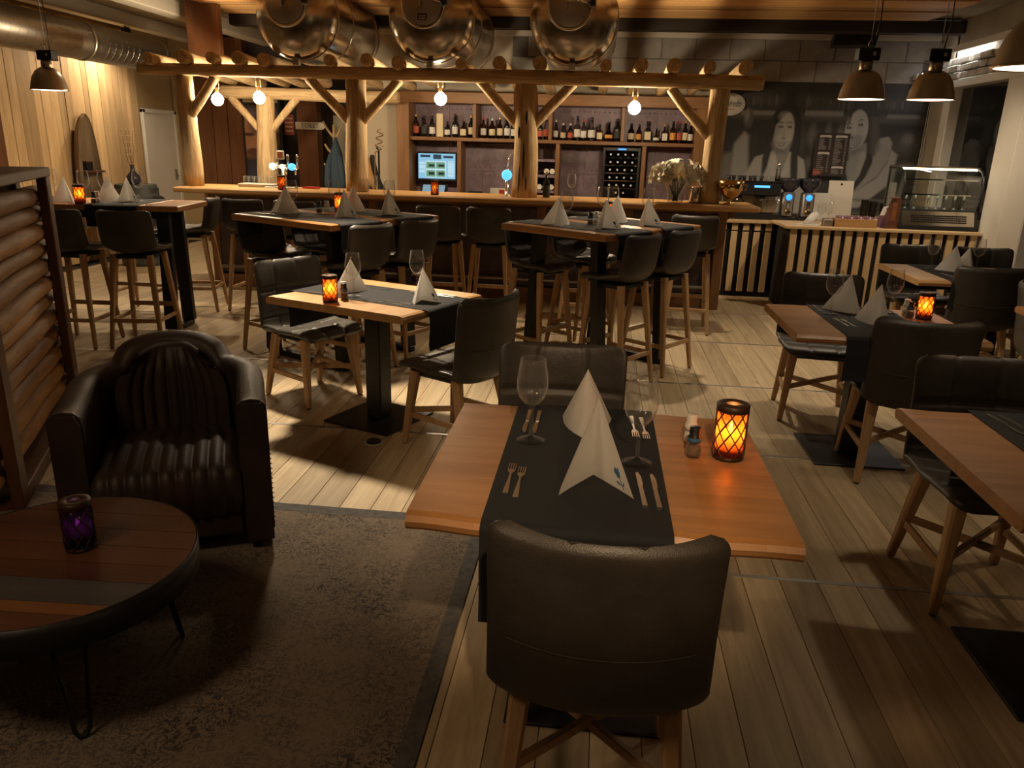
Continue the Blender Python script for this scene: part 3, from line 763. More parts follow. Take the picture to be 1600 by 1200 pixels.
def dining_table(x, y, rz, lx, ly, label, seed, wm='oak'):
    """lx runs across the runner; the seats are at local -y and +y."""
    t = thing('dining_table', label, 'table', (x, y, 0), rz, 'oak pedestal dining tables')
    live_top(lx, ly, .75, .042, seed).build('tabletop', M[wm], t)
    MB().box(-.055,.055,-.055,.055,.012,.70,.006).build('column', M['black_metal'], t)
    MB().box(-.235,.235,-.235,.235,0,.012,.003).build('base_plate', M['black_metal'], t)
    MB().box(-.18,.18,-.18,.18,.696,.7085,.002).build('mount_plate', M['black_metal'], t)
    return t
def ribbon(path, x0, x1, th, nx=2):
    m = MB(); n = len(path); A = []; Bk = []
    for i, (y, z) in enumerate(path):
        a = Vector(path[min(i+1,n-1)])-Vector(path[max(i-1,0)]); a = Vector(a[:2]) if len(a) > 2 else a; a.normalize()
        ny, nz = -a.y, a.x
        A.append([(x0, y+ny*th, z+nz*th), (x1, y+ny*th, z+nz*th)]); Bk.append([(x0, y, z), (x1, y, z)])
    m.grid(A, sm=True); m.grid(Bk, sm=True, flip=True)
    for i in range(n-1):
        m.add([A[i][0], A[i+1][0], Bk[i+1][0], Bk[i][0]], [(0,1,2,3)]); m.add([A[i][1], A[i+1][1], Bk[i+1][1], Bk[i][1]], [(3,2,1,0)])
    m.add([A[0][0], A[0][1], Bk[0][1], Bk[0][0]], [(3,2,1,0)]); m.add([A[-1][0], A[-1][1], Bk[-1][1], Bk[-1][0]], [(0,1,2,3)])
    return m
def runner(x, y, rz, ly, h, w, drop, label, off=0.0):
    hy = ly/2+.006; top = h+.0012
    P = [(-hy-.012, h-drop)]
    for k in range(1, 6): P.append((-hy-.012+.004*math.sin(k*1.4), h-drop+(drop-.02)*k/5))
    for k in range(1, 6):
        a = PI-PI/2*k/5; P.append((-hy+.016+.028*math.cos(a), top-.022+.022*math.sin(a)))
    for k in range(1, 8): P.append((-hy+.016+(2*hy-.032)*k/8, top))
    for k in range(0, 6):
        a = PI/2-PI/2*k/5; P.append((hy-.016+.028*math.cos(a), top-.022+.022*math.sin(a)))
    for k in range(1, 6): P.append((hy+.012+.004*math.sin(k*1.3), h-.02-(drop-.02)*k/5))
    m = ribbon(P, off-w/2, off+w/2, .0016)
    o = m.build('table_runner', M['runner'], None, (x, y, 0), rz)
    return tag(o, label, 'table runner', 'black table runners')
def high_table(x, y, rz, lx, ly, label, nb=6):
    """lx across (two seats side by side), runners along local y."""
    t = thing('high_table', label, 'table', (x, y, 0), rz, 'high bar tables')
    w = lx/nb
    for i in range(nb):
        jit = .012*math.sin(i*2.3)
        MB().box(-w/2+.0008, w/2-.0008, -ly/2+jit, ly/2+jit*.6, 1.02, 1.065, .007).build('board', M['oak_y'], t, (-lx/2+w*(i+.5), 0, 0))
    for sx in (-1, 1):
        X = sx*(lx/2-.20)
        for sy in (-1, 1):
            MB().bar((X, sy*(ly/2-.20), 1.02), (X, sy*(ly/2-.14), .04), .06, .10, up=(1,0,0)).build('leg', M['black_metal'], t)
        MB().box(X-.03, X+.03, -ly/2+.10, ly/2-.10, 0, .045, .004).build('foot_bar', M['black_metal'], t)
        MB().box(X-.03, X+.03, -ly/2+.14, ly/2-.14, .985, 1.02, .003).build('top_bar', M['black_metal'], t)
    MB().box(-lx/2+.2, lx/2-.2, -.02, .02, .99, 1.02).build('rail', M['black_metal'], t)
    return t

# ------------------------------------------------------------------ things on tables
GL_PROF = [(0,.0),(.034,.0),(.0345,.0018),(.020,.006),(.007,.011),(.0042,.020),(.0038,.055),(.0042,.080),(.008,.0885),(.020,.097),(.031,.112),(.0375,.132),(.0375,.150),(.034,.178),(.0295,.205),(.0290,.2055),(.0285,.205),(.033,.178),(.0365,.150),(.0364,.132),(.030,.113),(.019,.099),(.006,.092),(0,.0905)]
glass_mesh = MB().lathe(GL_PROF, 24).mesh('wine_glass', M['glass'])
def wine_glass(x, y, z, label, s=1.0):
    o = bpy.data.objects.new('wine_glass', glass_mesh); link(o); o.location = (x, y, z); s *= 1.2; o.scale = (s,s,s)
    return tag(o, label, 'wine glass', 'wine glasses on the tables')
nap_proto = None
def nap_pt(side, t, a):
    """a point on one front flap: t runs from the notch to the outer corner, a from the apex to the base"""
    Nn = Vector((0,.028,0)); Lc = Vector((side*.078,-.088,0)); A = Vector((0,.004,.188))
    b = Nn.lerp(Lc, t)+Vector((side*.013,-.016,0))*math.sin(PI*t)
    return A.lerp(b, a)
def napkin(x, y, z, rz, label, sc=1.0):
    global nap_proto
    if nap_proto is None:
        r = thing('folded_napkin', label, 'napkin', (x,y,z), rz, 'folded white napkins')
        m = MB(); n = 8; A = (0,.004,.188); S = Vector((0,.10,0))
        base = [nap_pt(-1,1-i/n,1) for i in range(n+1)]+[nap_pt(1,i/n,1) for i in range(1,n+1)]
        R1 = nap_pt(1,1,1); L1 = nap_pt(-1,1,1)
        for i in range(1, n+1):
            t = i/n; base.append(R1.lerp(S, t)+Vector((.018,.008,0))*math.sin(PI*t))
        for i in range(1, n):
            t = i/n; base.append(S.lerp(L1, t)+Vector((-.018,.008,0))*math.sin(PI*t))
        k = len(base); inner = [Vector((b.x*.97, b.y*.97, 0)) for b in base]
        m.add([A]+[tuple(b) for b in base], [(0, 1+i, 1+(i+1)%k) for i in range(k)], False)
        m.add([tuple(b) for b in base], [tuple(reversed(range(k)))], False)
        m.build('cloth', M['napkin'], r)
        # printed tulip on the flap
        for side in (1,):
            pr = MB()
            def pol(pts):
                vs = []
                for (t, a) in pts:
                    t -= .14
                    p = nap_pt(side, t, a); q = nap_pt(side, min(1,t+.01), a); w = nap_pt(side, t, min(1,a+.01))
                    nn = (q-p).cross(w-p).normalized()
                    if nn.y > 0: nn = -nn
                    vs.append(p+nn*.0007)
                f = tuple(range(len(vs)))
                nrm = (vs[1]-vs[0]).cross(vs[2]-vs[0])
                pr.add([tuple(v) for v in vs], [f if nrm.y < 0 else tuple(reversed(f))])
            pol([(.60,.80),(.66,.74),(.71,.77),(.76,.73),(.80,.79),(.76,.85),(.68,.86)])
            pol([(.72,.86),(.745,.86),(.80,.965),(.775,.965)])
            pol([(.755,.93),(.66,.90),(.60,.91),(.66,.935)]); pol([(.765,.93),(.84,.89),(.88,.86),(.85,.92)])
            pr.build('tulip_print', M['blue_print'], r)
            if side == 1: continue
        nap_proto = r; r.scale = (sc,sc,sc); return r
    return copy_tree(nap_proto, (x,y,z), rz, label, scale=(sc,sc,sc))
def fork_mesh():
    m = MB()
    m.add(*[[(-.006,-.09,0),(.006,-.09,0),(.0055,-.06,.003),(.003,.02,.004),(.003,.045,.004),(-.003,.045,.004),(-.003,.02,.004),(-.0055,-.06,.003)], [tuple(range(8))]])
    pts = [(-.007,-.095),(.007,-.095),(.0065,-.06),(.003,0),(.003,.03),(.010,.045),(.0105,.058),(-.0105,.058),(-.010,.045),(-.003,.03),(-.003,0),(-.0065,-.06)]
    m = MB(); m.prism(pts, 0, .0025)
    for x in (-.0092,-.0031,.0031,.0092): m.box(x-.0014,x+.0014,.057,.098,.0008,.0026)
    return m.mesh('fork', M['cutlery'])
def knife_mesh():
    m = MB(); m.prism([(-.0065,-.105),(.0065,-.105),(.0055,0),(-.0055,0)], 0, .006)
    m.prism([(-.005,0),(.005,0),(.009,.03),(.009,.075),(.003,.105),(-.004,.10)], .0015, .0032)
    return m.mesh('knife', M['cutlery'])
FORK, KNIFE = fork_mesh(), knife_mesh()
def cutlery(kind, x, y, z, rz, label):
    o = bpy.data.objects.new(kind, FORK if kind == 'fork' else KNIFE); link(o); o.location = (x,y,z); o.rotation_euler = (0,0,rz)
    return tag(o, label, kind, 'table cutlery')
lan_proto = {}
def lantern(x, y, z, label, glow='amber', power=.8, sc=1.0):
    if glow not in lan_proto:
        t = thing('candle_lantern', label, 'candle holder', (x,y,z), 0, 'tea light lanterns')
        m = MB(); R = .040
        m.lathe([(0,0),(R,0),(R,.010),(.034,.010),(.034,.004),(0,.004)], 24)
        m.build('holder', M['amber_holder'], t); m = MB()
        m.lathe([(R,.128),(R+.0015,.132),(R+.0015,.146),(R-.004,.148),(.020,.148),(.018,.146),(.034,.141),(.034,.128)], 24)
        m.build('top_ring', M['amber_holder'], t)
        la = MB(); nst = 9
        for d in (-1, 1):
            for k in range(nst):
                P = []
                for i in range(11):
                    a = 2*PI*k/nst+d*i/10*1.9; P.append((R*math.cos(a), R*math.sin(a), .008+.122*i/10))
                la.tube(P, .0021, 4, sm=False)
        la.build('lattice', M['amber_holder'], t)
        MB().lathe([(.0355,.006),(.0360,.006),(.0360,.130),(.0355,.130),(.0355,.006)], 24).build('glass_liner', M['amber_glass' if glow != 'lilac' else 'purple_glass'], t)
        cd_ = MB().lathe([(0,.004),(.018,.004),(.018,.060),(.016,.061),(0,.060)], 16).build('candle', M['wax'], t)
        MB().lathe([(0,.062),(.0048,.070),(.0055,.077),(.0035,.088),(0,.100)], 10).build('flame', M[{'amber':'flame','dim':'flame_dim'}.get(glow,'flame_lilac')], cd_)
        lan_proto[glow] = t
    else: t = copy_tree(lan_proto[glow], (x,y,z), 0, label)
    t.scale = (sc,sc,sc)
    if power: light('lantern_light', 'POINT', (x, y, z+.085*sc), power, AMBER if glow != 'lilac' else (1,.5,.6), .006)
    return t
def mill(x, y, z, label, dark=True):
    t = thing('spice_mill', label, 'spice mill', (x,y,z), 0, 'salt and pepper mills')
    MB().lathe([(0,0),(.019,0),(.022,.006),(.023,.020),(.019,.040),(.0175,.048),(.0165,.048),(.018,.040),(.0215,.020),(.020,.006),(0,.003)], 20).build('jar', M['glass'], t)
    MB().lathe([(0,.004),(.019,.006),(.0205,.018),(.018,.034),(0,.036)], 16).build('spice', M['twig' if dark else 'lab_white'], t)
    MB().lathe([(.018,.047),(.0195,.050),(.0195,.062),(.016,.066),(.0165,.088),(.015,.091),(0,.091)], 18).build('grinder_cap', M['cap_black' if dark else 'cap_white'], t)
    MB().lathe([(.0200,.0505),(.0203,.052),(.0203,.060),(.0200,.0615)], 18).build('paper_band', M['lab_white' if not dark else 'blue_print'], t)
    return t
Z1 = .7528; ZT = .750

# --- table one, nearest
dining_table(.045, 2.055, 0, .93, .88, 'nearest oak dining table, amber lantern and two large wine glasses on it', 1)
runner(-.01, 2.055, 0, .88, ZT, .45, .26, 'black runner over the nearest dining table, two tall napkins on it')
chair(.055, 1.630, (0,1), 'leather dining chair nearest of all, back turned, before the nearest table')
chair(-.10, 2.66, (.03,-1), 'leather dining chair beyond the nearest table, facing its two napkins')
wine_glass(-.165, 2.15, Z1, 'wine glass left of the napkins on the nearest table', 1.04)
wine_glass(.146, 2.032, Z1, 'wine glass right of the napkins on the nearest table', 1.04)
napkin(.028, 1.895, Z1, .06, 'folded white napkin in front with blue tulip, on the nearest table', 1.22)
napkin(-.005, 2.30, Z1, PI-.05, 'folded white napkin behind another one on the nearest table', 1.02)
cutlery('fork', -.196, 1.865, Z1, 0.0, 'outer fork left of the front napkin on nearest table')
cutlery('fork', -.168, 1.845, Z1, 0.0, 'inner fork left of the front napkin on nearest table')
cutlery('knife', .149, 1.855, Z1, .06, 'inner knife right of the front napkin on nearest table')
cutlery('knife', .186, 1.850, Z1, .04, 'outer knife right of the front napkin on nearest table')
cutlery('knife', -.190, 2.31, Z1, PI, 'outer knife behind the left glass on nearest table')
cutlery('knife', -.158, 2.31, Z1, PI, 'inner knife behind the left glass on nearest table')
cutlery('fork', .148, 2.33, Z1, PI+.05, 'inner fork behind the right glass on nearest table')
cutlery('fork', .180, 2.32, Z1, PI+.05, 'outer fork behind the right glass on nearest table')
lantern(.412, 2.13, ZT, 'lattice lantern glowing amber on the nearest table', 'amber', 1.9, 1.12)
mill(.311, 2.115, ZT, 'black-capped pepper mill beside the lantern on the nearest table')
mill(.314, 2.225, ZT, 'white-capped salt mill behind the pepper mill on the nearest table', False)

# --- table two, left of the centre; its seats at both ends of the runner
R2 = math.radians(-22)
def loc2(u, v): return (-1.25+u*math.cos(R2)-v*math.sin(R2), 4.27+u*math.sin(R2)+v*math.cos(R2))
dining_table(-1.25, 4.27, R2+PI/2, .76, .96, 'oak dining table under the bright light, behind the tub armchair', 2, 'oak_light')
runner(-1.25, 4.27, R2+PI/2, .96, ZT, .42, .22, 'black runner over the brightly lit dining table', off=.02)
chair(-1.78, 4.62, (.84,-.54), 'grey leather dining chair left of the brightly lit table, tufted front showing', 'leather_grey')
chair(-.72, 3.97, (-.86,.5), 'grey leather dining chair right of the brightly lit table, side view', 'leather_grey')
wine_glass(-1.355, 4.182, Z1, 'wine glass beside the lantern on the brightly lit table', 1.0)
wine_glass(-1.04, 4.40, Z1, 'wine glass behind the front napkin on the brightly lit table', 1.0)
napkin(-.95, 4.16, Z1, .55, 'folded white napkin near the runner end, brightly lit table', 1.0)
napkin(-1.43, 4.36, Z1, -1.2, 'folded white napkin beside the spice mills, brightly lit table', 1.0)
for a, b, c, lab in ((-1.12,4.05,R2+PI/2,'outer fork beside the front napkin, brightly lit table'),(-1.08,4.08,R2+PI/2,'inner fork beside the front napkin, brightly lit table')): cutlery('fork', a, b, Z1, c, lab)
cutlery('knife', -.90, 4.32, Z1, R2+PI/2, 'inner knife beyond the front napkin, brightly lit table'); cutlery('knife', -.88, 4.35, Z1, R2+PI/2, 'outer knife beyond the front napkin, brightly lit table')
cutlery('fork', -1.28, 4.50, Z1, R2-PI/2, 'outer fork at the far edge, brightly lit table'); cutlery('fork', -1.30, 4.46, Z1, R2-PI/2, 'inner fork at the far edge, brightly lit table')
cutlery('knife', -1.56, 4.22, Z1, R2-PI/2, 'knife left of the lantern, brightly lit table')
lantern(-1.44, 4.03, ZT, 'lattice lantern glowing amber on the brightly lit table', 'amber', 1.0, 1.0)
mill(-1.385, 4.10, ZT, 'black-capped pepper mill on the brightly lit table')
mill(-1.405, 4.155, ZT, 'white-capped salt mill on the brightly lit table', False)

fs_ = thing('floor_socket', 'small round floor socket with a pale ring beside the table base', 'socket', (-1.17, 3.87, .0005))
MB().lathe([(0,0),(.052,0),(.052,.004),(.044,.005),(.044,.002),(0,.002)], 28).build('ring', M['white_paint'], fs_); MB().lathe([(0,.002),(.043,.002),(.040,.012),(0,.014)], 24).build('lid', M['black_plastic'], fs_)
# --- table three, before the slatted counter
dining_table(1.46, 4.21, 0, .92, .80, 'oak dining table before the slatted coffee counter, crossed napkins on it', 3)
runner(1.46, 4.21, 0, .80, ZT, .45, .22, 'black runner on the table before the slatted counter')
chair(1.60, 3.98, (.06,1), 'leather dining chair with its back turned, before the middle table on the right')
chair(1.42, 4.86, (-.12,-1), 'leather dining chair facing us by the slatted counter, behind its table')
wine_glass(1.30, 4.34, Z1, 'wine glass at the left corner, table before the slatted counter', 1.0)
wine_glass(1.66, 4.46, Z1, 'wine glass beside the lantern, table before the slatted counter', 1.0)
napkin(1.42, 4.47, Z1, PI+.5, 'wide folded napkin leaning left, table before the slatted counter', 1.1)
napkin(1.485, 4.17, Z1, PI-.1, 'folded napkin in front, table before the slatted counter', 1.1)
cutlery('fork', 1.30, 4.14, Z1, .1, 'outer fork on the table before the slatted counter'); cutlery('fork', 1.335, 4.12, Z1, .1, 'inner fork on the table before the slatted counter')
cutlery('fork', 1.27, 4.50, Z1, PI, 'far fork at the runner edge, table before the slatted counter')
lantern(1.795, 4.35, ZT, 'lattice lantern glowing amber on the table before the slatted counter', 'amber', .9, 1.0)
mill(1.725, 4.36, ZT, 'black-capped pepper mill, table before the slatted counter')
mill(1.73, 4.43, ZT, 'white-capped salt mill, table before the slatted counter', False)

# --- table four, cut by the right edge of the frame
dining_table(1.56, 2.28, 0, .94, .88, 'oak dining table cut off by the picture edge, low on the right', 4)
runner(1.555, 2.28, 0, .88, ZT, .46, .26, 'black runner on the table cut off by the picture edge')
chair(1.50, 2.80, (0,-1), 'leather dining chair facing us over the table cut off by the picture edge')
cutlery('knife', 1.385, 2.57, Z1, PI+.15, 'outer knife on the table cut off by the picture edge'); cutlery('knife', 1.425, 2.56, Z1, PI+.15, 'inner knife on the table cut off by the picture edge')
napkin(1.60, 2.52, Z1, PI, 'folded napkin with tulip at the picture edge', 1.05)

# --- table five, under the display case; table six half seen beside it
dining_table(3.06, 6.22, 0, 1.5, .86, 'wide oak dining table under the pastry display case', 5, 'oak_light')
runner(2.74, 6.22, 0, .86, ZT, .42, .2, 'first black runner on the table under the display case')
runner(3.40, 6.22, 0, .86, ZT, .42, .2, 'second black runner on the table under the display case, by the window')
chair(2.80, 5.985, (.06,1), 'dark leather dining chair, back turned, at the table under the display case')
chair(2.70, 6.84, (0,-1), 'grey leather dining chair below the display case, beside the counter slats', 'leather_grey')
chair(3.28, 6.80, (0,-1), 'grey leather dining chair below the display case, nearer the window', 'leather_grey')
chair(2.93, 5.02, (.95,-.3), 'grey leather dining chair at the picture edge, turned to the window', 'leather_grey')
wine_glass(2.63, 6.42, Z1, 'wine glass nearest the counter slats, table under the display case', .98); wine_glass(2.98, 6.44, Z1, 'middle wine glass on the table under the display case', .98); wine_glass(3.36, 6.45, Z1, 'wine glass nearest the window, table under the display case', .98)
napkin(2.76, 6.34, Z1, PI+.6, 'folded napkin by the first glass, table under the display case', 1.05); napkin(2.87, 6.36, Z1, PI, 'narrow folded napkin between two glasses, table under the display case', 1.0); napkin(3.36, 6.28, Z1, PI+.5, 'folded napkin nearest the window, table under the display case', 1.05)
cutlery('knife', 2.62, 6.05, Z1, .2, 'knife on the first runner, table under the display case')
dining_table(3.02, 4.52, 0, .94, .80, 'oak dining table corner peeping in at the picture edge', 6)

# ------------------------------------------------------------------ high tables
def uv(c, rz, u, v): return (c[0]+u*math.cos(rz)-v*math.sin(rz), c[1]+u*math.sin(rz)+v*math.cos(rz))
ZH = 1.0682
def set_high(c, rz, lu, lv, nm, stools):
    """lu along the runners, lv across them; rz turns +u away from +x"""
    high_table(c[0], c[1], rz+PI/2, lv, lu, 'high oak table with black legs, '+nm)
    for v, w in ((-.28,'nearer'),(.28,'farther')):
        runner(*uv(c, rz, 0, v), rz+PI/2, lu, 1.065, .40, .17, w+' black runner on the high table '+nm)
    du = (math.cos(rz), math.sin(rz))
    for (s, v, lab) in stools:
        p = uv(c, rz, s*(lu/2-.10), v); stool(p[0], p[1], (-s*du[0], -s*du[1]), lab)
HM, RM = (-1.955, 5.70), math.radians(-28)
set_high(HM, RM, 1.05, 1.10, 'in the middle of the room', [(1,-.25,'nearer bar stool on the right of the middle high table'),(1,.25,'farther bar stool on the right of the middle high table'),(-1,-.25,'nearer bar stool on the left of the middle high table'),(-1,.25,'farther bar stool on the left of the middle high table')])
HR, RR = (.03, 5.745), math.radians(-36)
set_high(HR, RR, .92, 1.20, 'before the flower vase', [(1,-.27,'nearer bar stool on the right of the high table before the vase'),(1,.27,'farther bar stool on the right of the high table before the vase'),(-1,-.27,'nearer bar stool on the left of the high table before the vase'),(-1,.27,'farther bar stool on the left of the high table before the vase')])
HL, RL = (-4.20, 6.07), math.radians(8)
high_table(HL[0], HL[1], RL, 1.72, .66, 'high oak table with black legs, by the plank wall')
runner(*uv(HL,RL,-.36,0), RL, .66, 1.065, .40, .17, 'black runner on the high table by the plank wall, behind the fence')
runner(*uv(HL,RL,.34,0), RL, .66, 1.065, .40, .17, 'black runner on the high table by the plank wall, nearer the bar')
stool(-4.02, 5.56, (-.05,1), 'bar stool beside the log fence, back turned, at the plank wall table')
stool(-3.54, 5.64, (-.12,1), 'bar stool second from the log fence, back turned, at the plank wall table')
stool(-4.20, 6.72, (.05,-1), 'bar stool behind the plank wall table, facing us')
stool(-3.80, 7.0, (-.9,-.2), 'bar stool side-on between the plank wall table and the bar')
for x, lab in ((-3.28,'first bar stool from the left along the bar counter'),(-2.78,'second bar stool from the left along the bar counter'),(-1.44,'third bar stool from the left along the bar counter'),(-.98,'fourth bar stool from the left along the bar counter'),(-.12,'fifth bar stool from the left along the bar counter'),(.84,'last bar stool along the bar counter, below the vase')):
    stool(x, 7.12, (.03,1), lab)
def hi_items(c, nm, glasses, naps, lan, mills, cut):
    words = ('first','second','third','fourth')
    for i, (x, y) in enumerate(glasses): wine_glass(x, y, ZH, words[i]+' wine glass from the left on the high table '+nm, 1.0)
    for i, (x, y, r) in enumerate(naps): napkin(x, y, ZH, r, words[i]+' folded napkin from the left on the high table '+nm, 1.05)
    lantern(lan[0], lan[1], 1.066, 'lattice lantern on the high table '+nm, 'amber', lan[2] if len(lan) > 2 else .5, 1.0)
    for i, (x, y) in enumerate(mills): mill(x, y, 1.066, ('black-capped pepper' if i == 0 else 'white-capped salt')+' mill on the high table '+nm, i == 0)
    for i, (k, x, y, r) in enumerate(cut): cutlery(k, x, y, ZH, r, '%s %s on the high table %s' % (('left-hand','middle','right-hand')[i], k, nm))
hi_items(HM, 'in the middle of the room', [(-2.22,5.50),(-1.99,5.76),(-1.84,6.02),(-1.62,5.96)], [(-2.32,5.62,-.9),(-1.83,5.50,.5),(-1.92,5.98,-1.0),(-1.585,5.80,.5)], (-2.00,5.90), [(-2.10,5.72),(-2.06,5.78)], [('knife',-2.42,5.48,RM+PI/2),('fork',-2.02,5.42,RM+PI/2),('fork',-1.72,5.62,RM+PI/2)])
hi_items(HR, 'before the flower vase', [(-.225,5.40),(.02,6.05),(.10,6.10),(.36,6.02)], [(-.285,5.52,-.9),(.045,5.40,.5),(.13,5.90,-1.0),(.345,5.72,.5)], (.075,5.98), [(-.06,5.62),(-.02,5.68)], [('knife',-.36,5.46,RR+PI/2),('fork',-.06,5.26,RR+PI/2),('fork',.20,5.48,RR+PI/2)])
hi_items(HL, 'by the plank wall', [(-4.42,5.98),(-4.10,5.90),(-3.97,5.96),(-3.80,6.16)], [(-4.24,5.86,.3),(-4.05,6.12,-1.0),(-3.86,6.10,.5)], (-4.08,5.80,.15), [(-3.99,5.84),(-4.00,5.90)], [('fork',-3.74,5.92,0),('knife',-3.55,5.94,0)])

# ------------------------------------------------------------------ tub armchair
ac = thing('tub_armchair', 'dark brown leather tub armchair with channelled seat and back', 'armchair', (-1.70, 2.80, 0), math.radians(25))
ac.scale = (.92, .92, .96)
def tub_path(n):
    P = []
    for i in range(n):
        t = i/(n-1)*2-1; a = abs(t); s = 1 if t >= 0 else -1
        if a > .55: f = (a-.55)/.45; P.append((s*(.345-.0*f), .06-.40*f, a))
        else: q = a/.55*PI/2; P.append((s*.345*math.sin(q), .06+.30*math.cos(q), a))
    return P
tb = MB(); rows = []
NP = 61
for i, (x, y, a) in enumerate(tub_path(NP)):
    pp = tub_path(NP); t = Vector((pp[min(i+1,NP-1)][0]-pp[max(i-1,0)][0], pp[min(i+1,NP-1)][1]-pp[max(i-1,0)][1], 0)).normalized()
    n = Vector((t.y, -t.x, 0)); 
    h = .675+.04*max(0, 1-a/.90)**.9+(.095*max(0, 1-(a/.26)**3)**.5 if a < .26 else 0)
    w = .062; base = .10
    h = h
    sec = [(-w,base),(-w,h-.06),(-w*.9,h-.025),(-w*.55,h-.006),(0,h),(w*.55,h-.006),(w*.9,h-.025),(w,h-.06),(w,base+.2),(w*.9,base)]
    c = Vector((x, y, 0))
    lean = .05*(1-min(1, a/.6)) 
    rows.append([tuple(c+n*o+Vector((0, lean*max(0,(z-.4))*1.6, z))) for o, z in sec])
tb.grid(rows, closed_u=True); k = len(rows[0])
for r, rev in ((0, False), (NP-1, True)):
    idx = [r*k+j for j in range(k)]; tb.f.append(tuple(idx if not rev else idx[::-1])); tb.sm.append(False)
tb.build('tub', M['leather_brown'], ac)
# channelled back cushion
rows = []
NB = 91
for j in range(26):
    v = j/25; z = .36+.405*v; row = []
    for i in range(NB):
        u = -1+2*i/(NB-1); q = u*.92; x = .262*math.sin(q*PI/2*.80); y = .03+.245*math.cos(q*PI/2*.80)
        rib = .014*abs(math.sin(i/(NB-1)*9*PI))*min(1, (1-v)*4)
        edge = max(0, 1-abs(u)**8)
        top = max(0, 1-max(0,(v-.72)/.28)**2.4); lim = math.sqrt(max(0, 1-max(0, (v-.45)/.55)**2*.72))
        d = (.012+rib)*edge+.028*edge*top
        n = Vector((-x, -(y-.03), 0)).normalized(); p = Vector((x*lim, y, 0))+n*d
        row.append((p.x, p.y+.085*max(0, z-.4), z-(.018*abs(u)**2 if v > .8 else 0)))
    rows.append(row)
rows.append([(p[0], p[1]+.05, p[2]+.012) for p in rows[-1]])
rows.append([(p[0]*.98, p[1]+.05, p[2]-.02) for p in rows[-1]])
MB().grid(rows, flip=False).build('back_cushion', M['leather_brown'], ac)
rows = []
prof = catmull([(0,-.36,.20),(0,-.385,.28),(0,-.375,.365),(0,-.33,.405),(0,-.15,.425),(0,.10,.41),(0,.24,.39)], 30)
for j, p in enumerate(prof):
    row = []
    for i in range(NB):
        u = -1+2*i/(NB-1); hw = .285 if p.y < .02 else max(.12, math.sqrt(max(.0, .285**2-(p.y-.02)**2*1.2)))
        rib = .013*abs(math.sin(i/(NB-1)*9*PI)); t = (prof[min(j+1,29)]-prof[max(j-1,0)]).normalized(); n = Vector((0,-t.z,t.y))
        q = p+Vector((u*hw,0,0))+n*(rib-.02*abs(u)**6); row.append(tuple(q))
    rows.append(row)
MB().grid(rows).build('seat_cushion', M['leather_brown'], ac)
MB().box(-.285,.285,-.345,-.30,.09,.30,.012).build('front_panel', M['leather_brown'], ac)
MB().box(-.28,.28,-.30,.25,.09,.30).build('seat_base', M['black_gap'], ac)
for sx in (-1, 1):
    MB().prism([(sx*.345-.052,.06),(sx*.345+.058,.06),(sx*.345+.058,.615),(sx*.345+.04,.66),(sx*.345-.04,.66),(sx*.345-.055,.615)], .338, .362, 'y').build('arm_front', M['leather_brown'], ac)
    studs = MB()
    for q in range(16): studs.lathe([(0,-.002),(.005,0),(.003,.003),(0,.004)], 6, M=Matrix.Translation((sx*.409, -.32, .12+q*.022)) @ Matrix.Rotation(sx*PI/2,4,'Y'))
    studs.build('stud_trim', M['brass'], ac)
    for y in (-.30, .20): MB().bar((sx*.32*(1 if y<0 else .75), y, .12), (sx*.33*(1 if y<0 else .75), y, 0), .05, .05, .035, .035).build('foot', M['black_metal'], ac)

# ------------------------------------------------------------------ coffee table
CT = (-1.52, 1.84); RT = .385
ct = thing('coffee_table', 'round reclaimed-wood coffee table with black rim and hairpin legs', 'coffee table', (CT[0], CT[1], 0), math.radians(3))
cuts = [-RT, -.285, -.235, -.125, -.035, .065, .165, .265, RT]
cm = ['red_plank','tan_plank','blue_plank','red_plank','red_plank','red_plank','red_plank','red_plank']
for a, b, mm in zip(cuts, cuts[1:], cm):
    a2, b2 = a+.0012, b-.0012; rr = RT-.006
    L_ = lambda yy: math.sqrt(max(0, rr*rr-yy*yy)); n = 8
    pol = [(L_(a2+(b2-a2)*i/n), a2+(b2-a2)*i/n) for i in range(n+1)]+[(-L_(b2-(b2-a2)*i/n), b2-(b2-a2)*i/n) for i in range(n+1)]
    pol = [p for i, p in enumerate(pol) if i == 0 or (Vector(p)-Vector(pol[i-1])).length > 1e-4]
    MB().prism(pol, .385, .42).build('plank', M[mm], ct)
MB().lathe([(RT-.006,.415),(RT-.004,.4205),(RT,.4205),(RT,.335),(RT-.006,.335),(RT-.006,.415)], 56).build('rim', M['black_metal'], ct)
MB().lathe([(0,.375),(RT-.008,.375),(RT-.008,.384),(0,.384)], 40).build('underside', M['black_gap'], ct)
for q in (-55, 42, 130, 215):
    a = math.radians(q); r = Vector((math.cos(a), math.sin(a), 0)); t = Vector((-r.y, r.x, 0))
    P = [r*.26+t*.05+Vector((0,0,.376)), r*.31+t*.018+Vector((0,0,.03)), r*.315+t*.008+Vector((0,0,.014)), r*.315-t*.008+Vector((0,0,.014)), r*.31-t*.018+Vector((0,0,.03)), r*.26-t*.05+Vector((0,0,.376))]
    MB().tube(P, .0065, 8).build('hairpin_leg', M['black_metal'], ct)
lantern(-1.476, 1.888, .4205, 'dark lantern with a lilac glint on the coffee table', 'lilac', .015, 1.05)

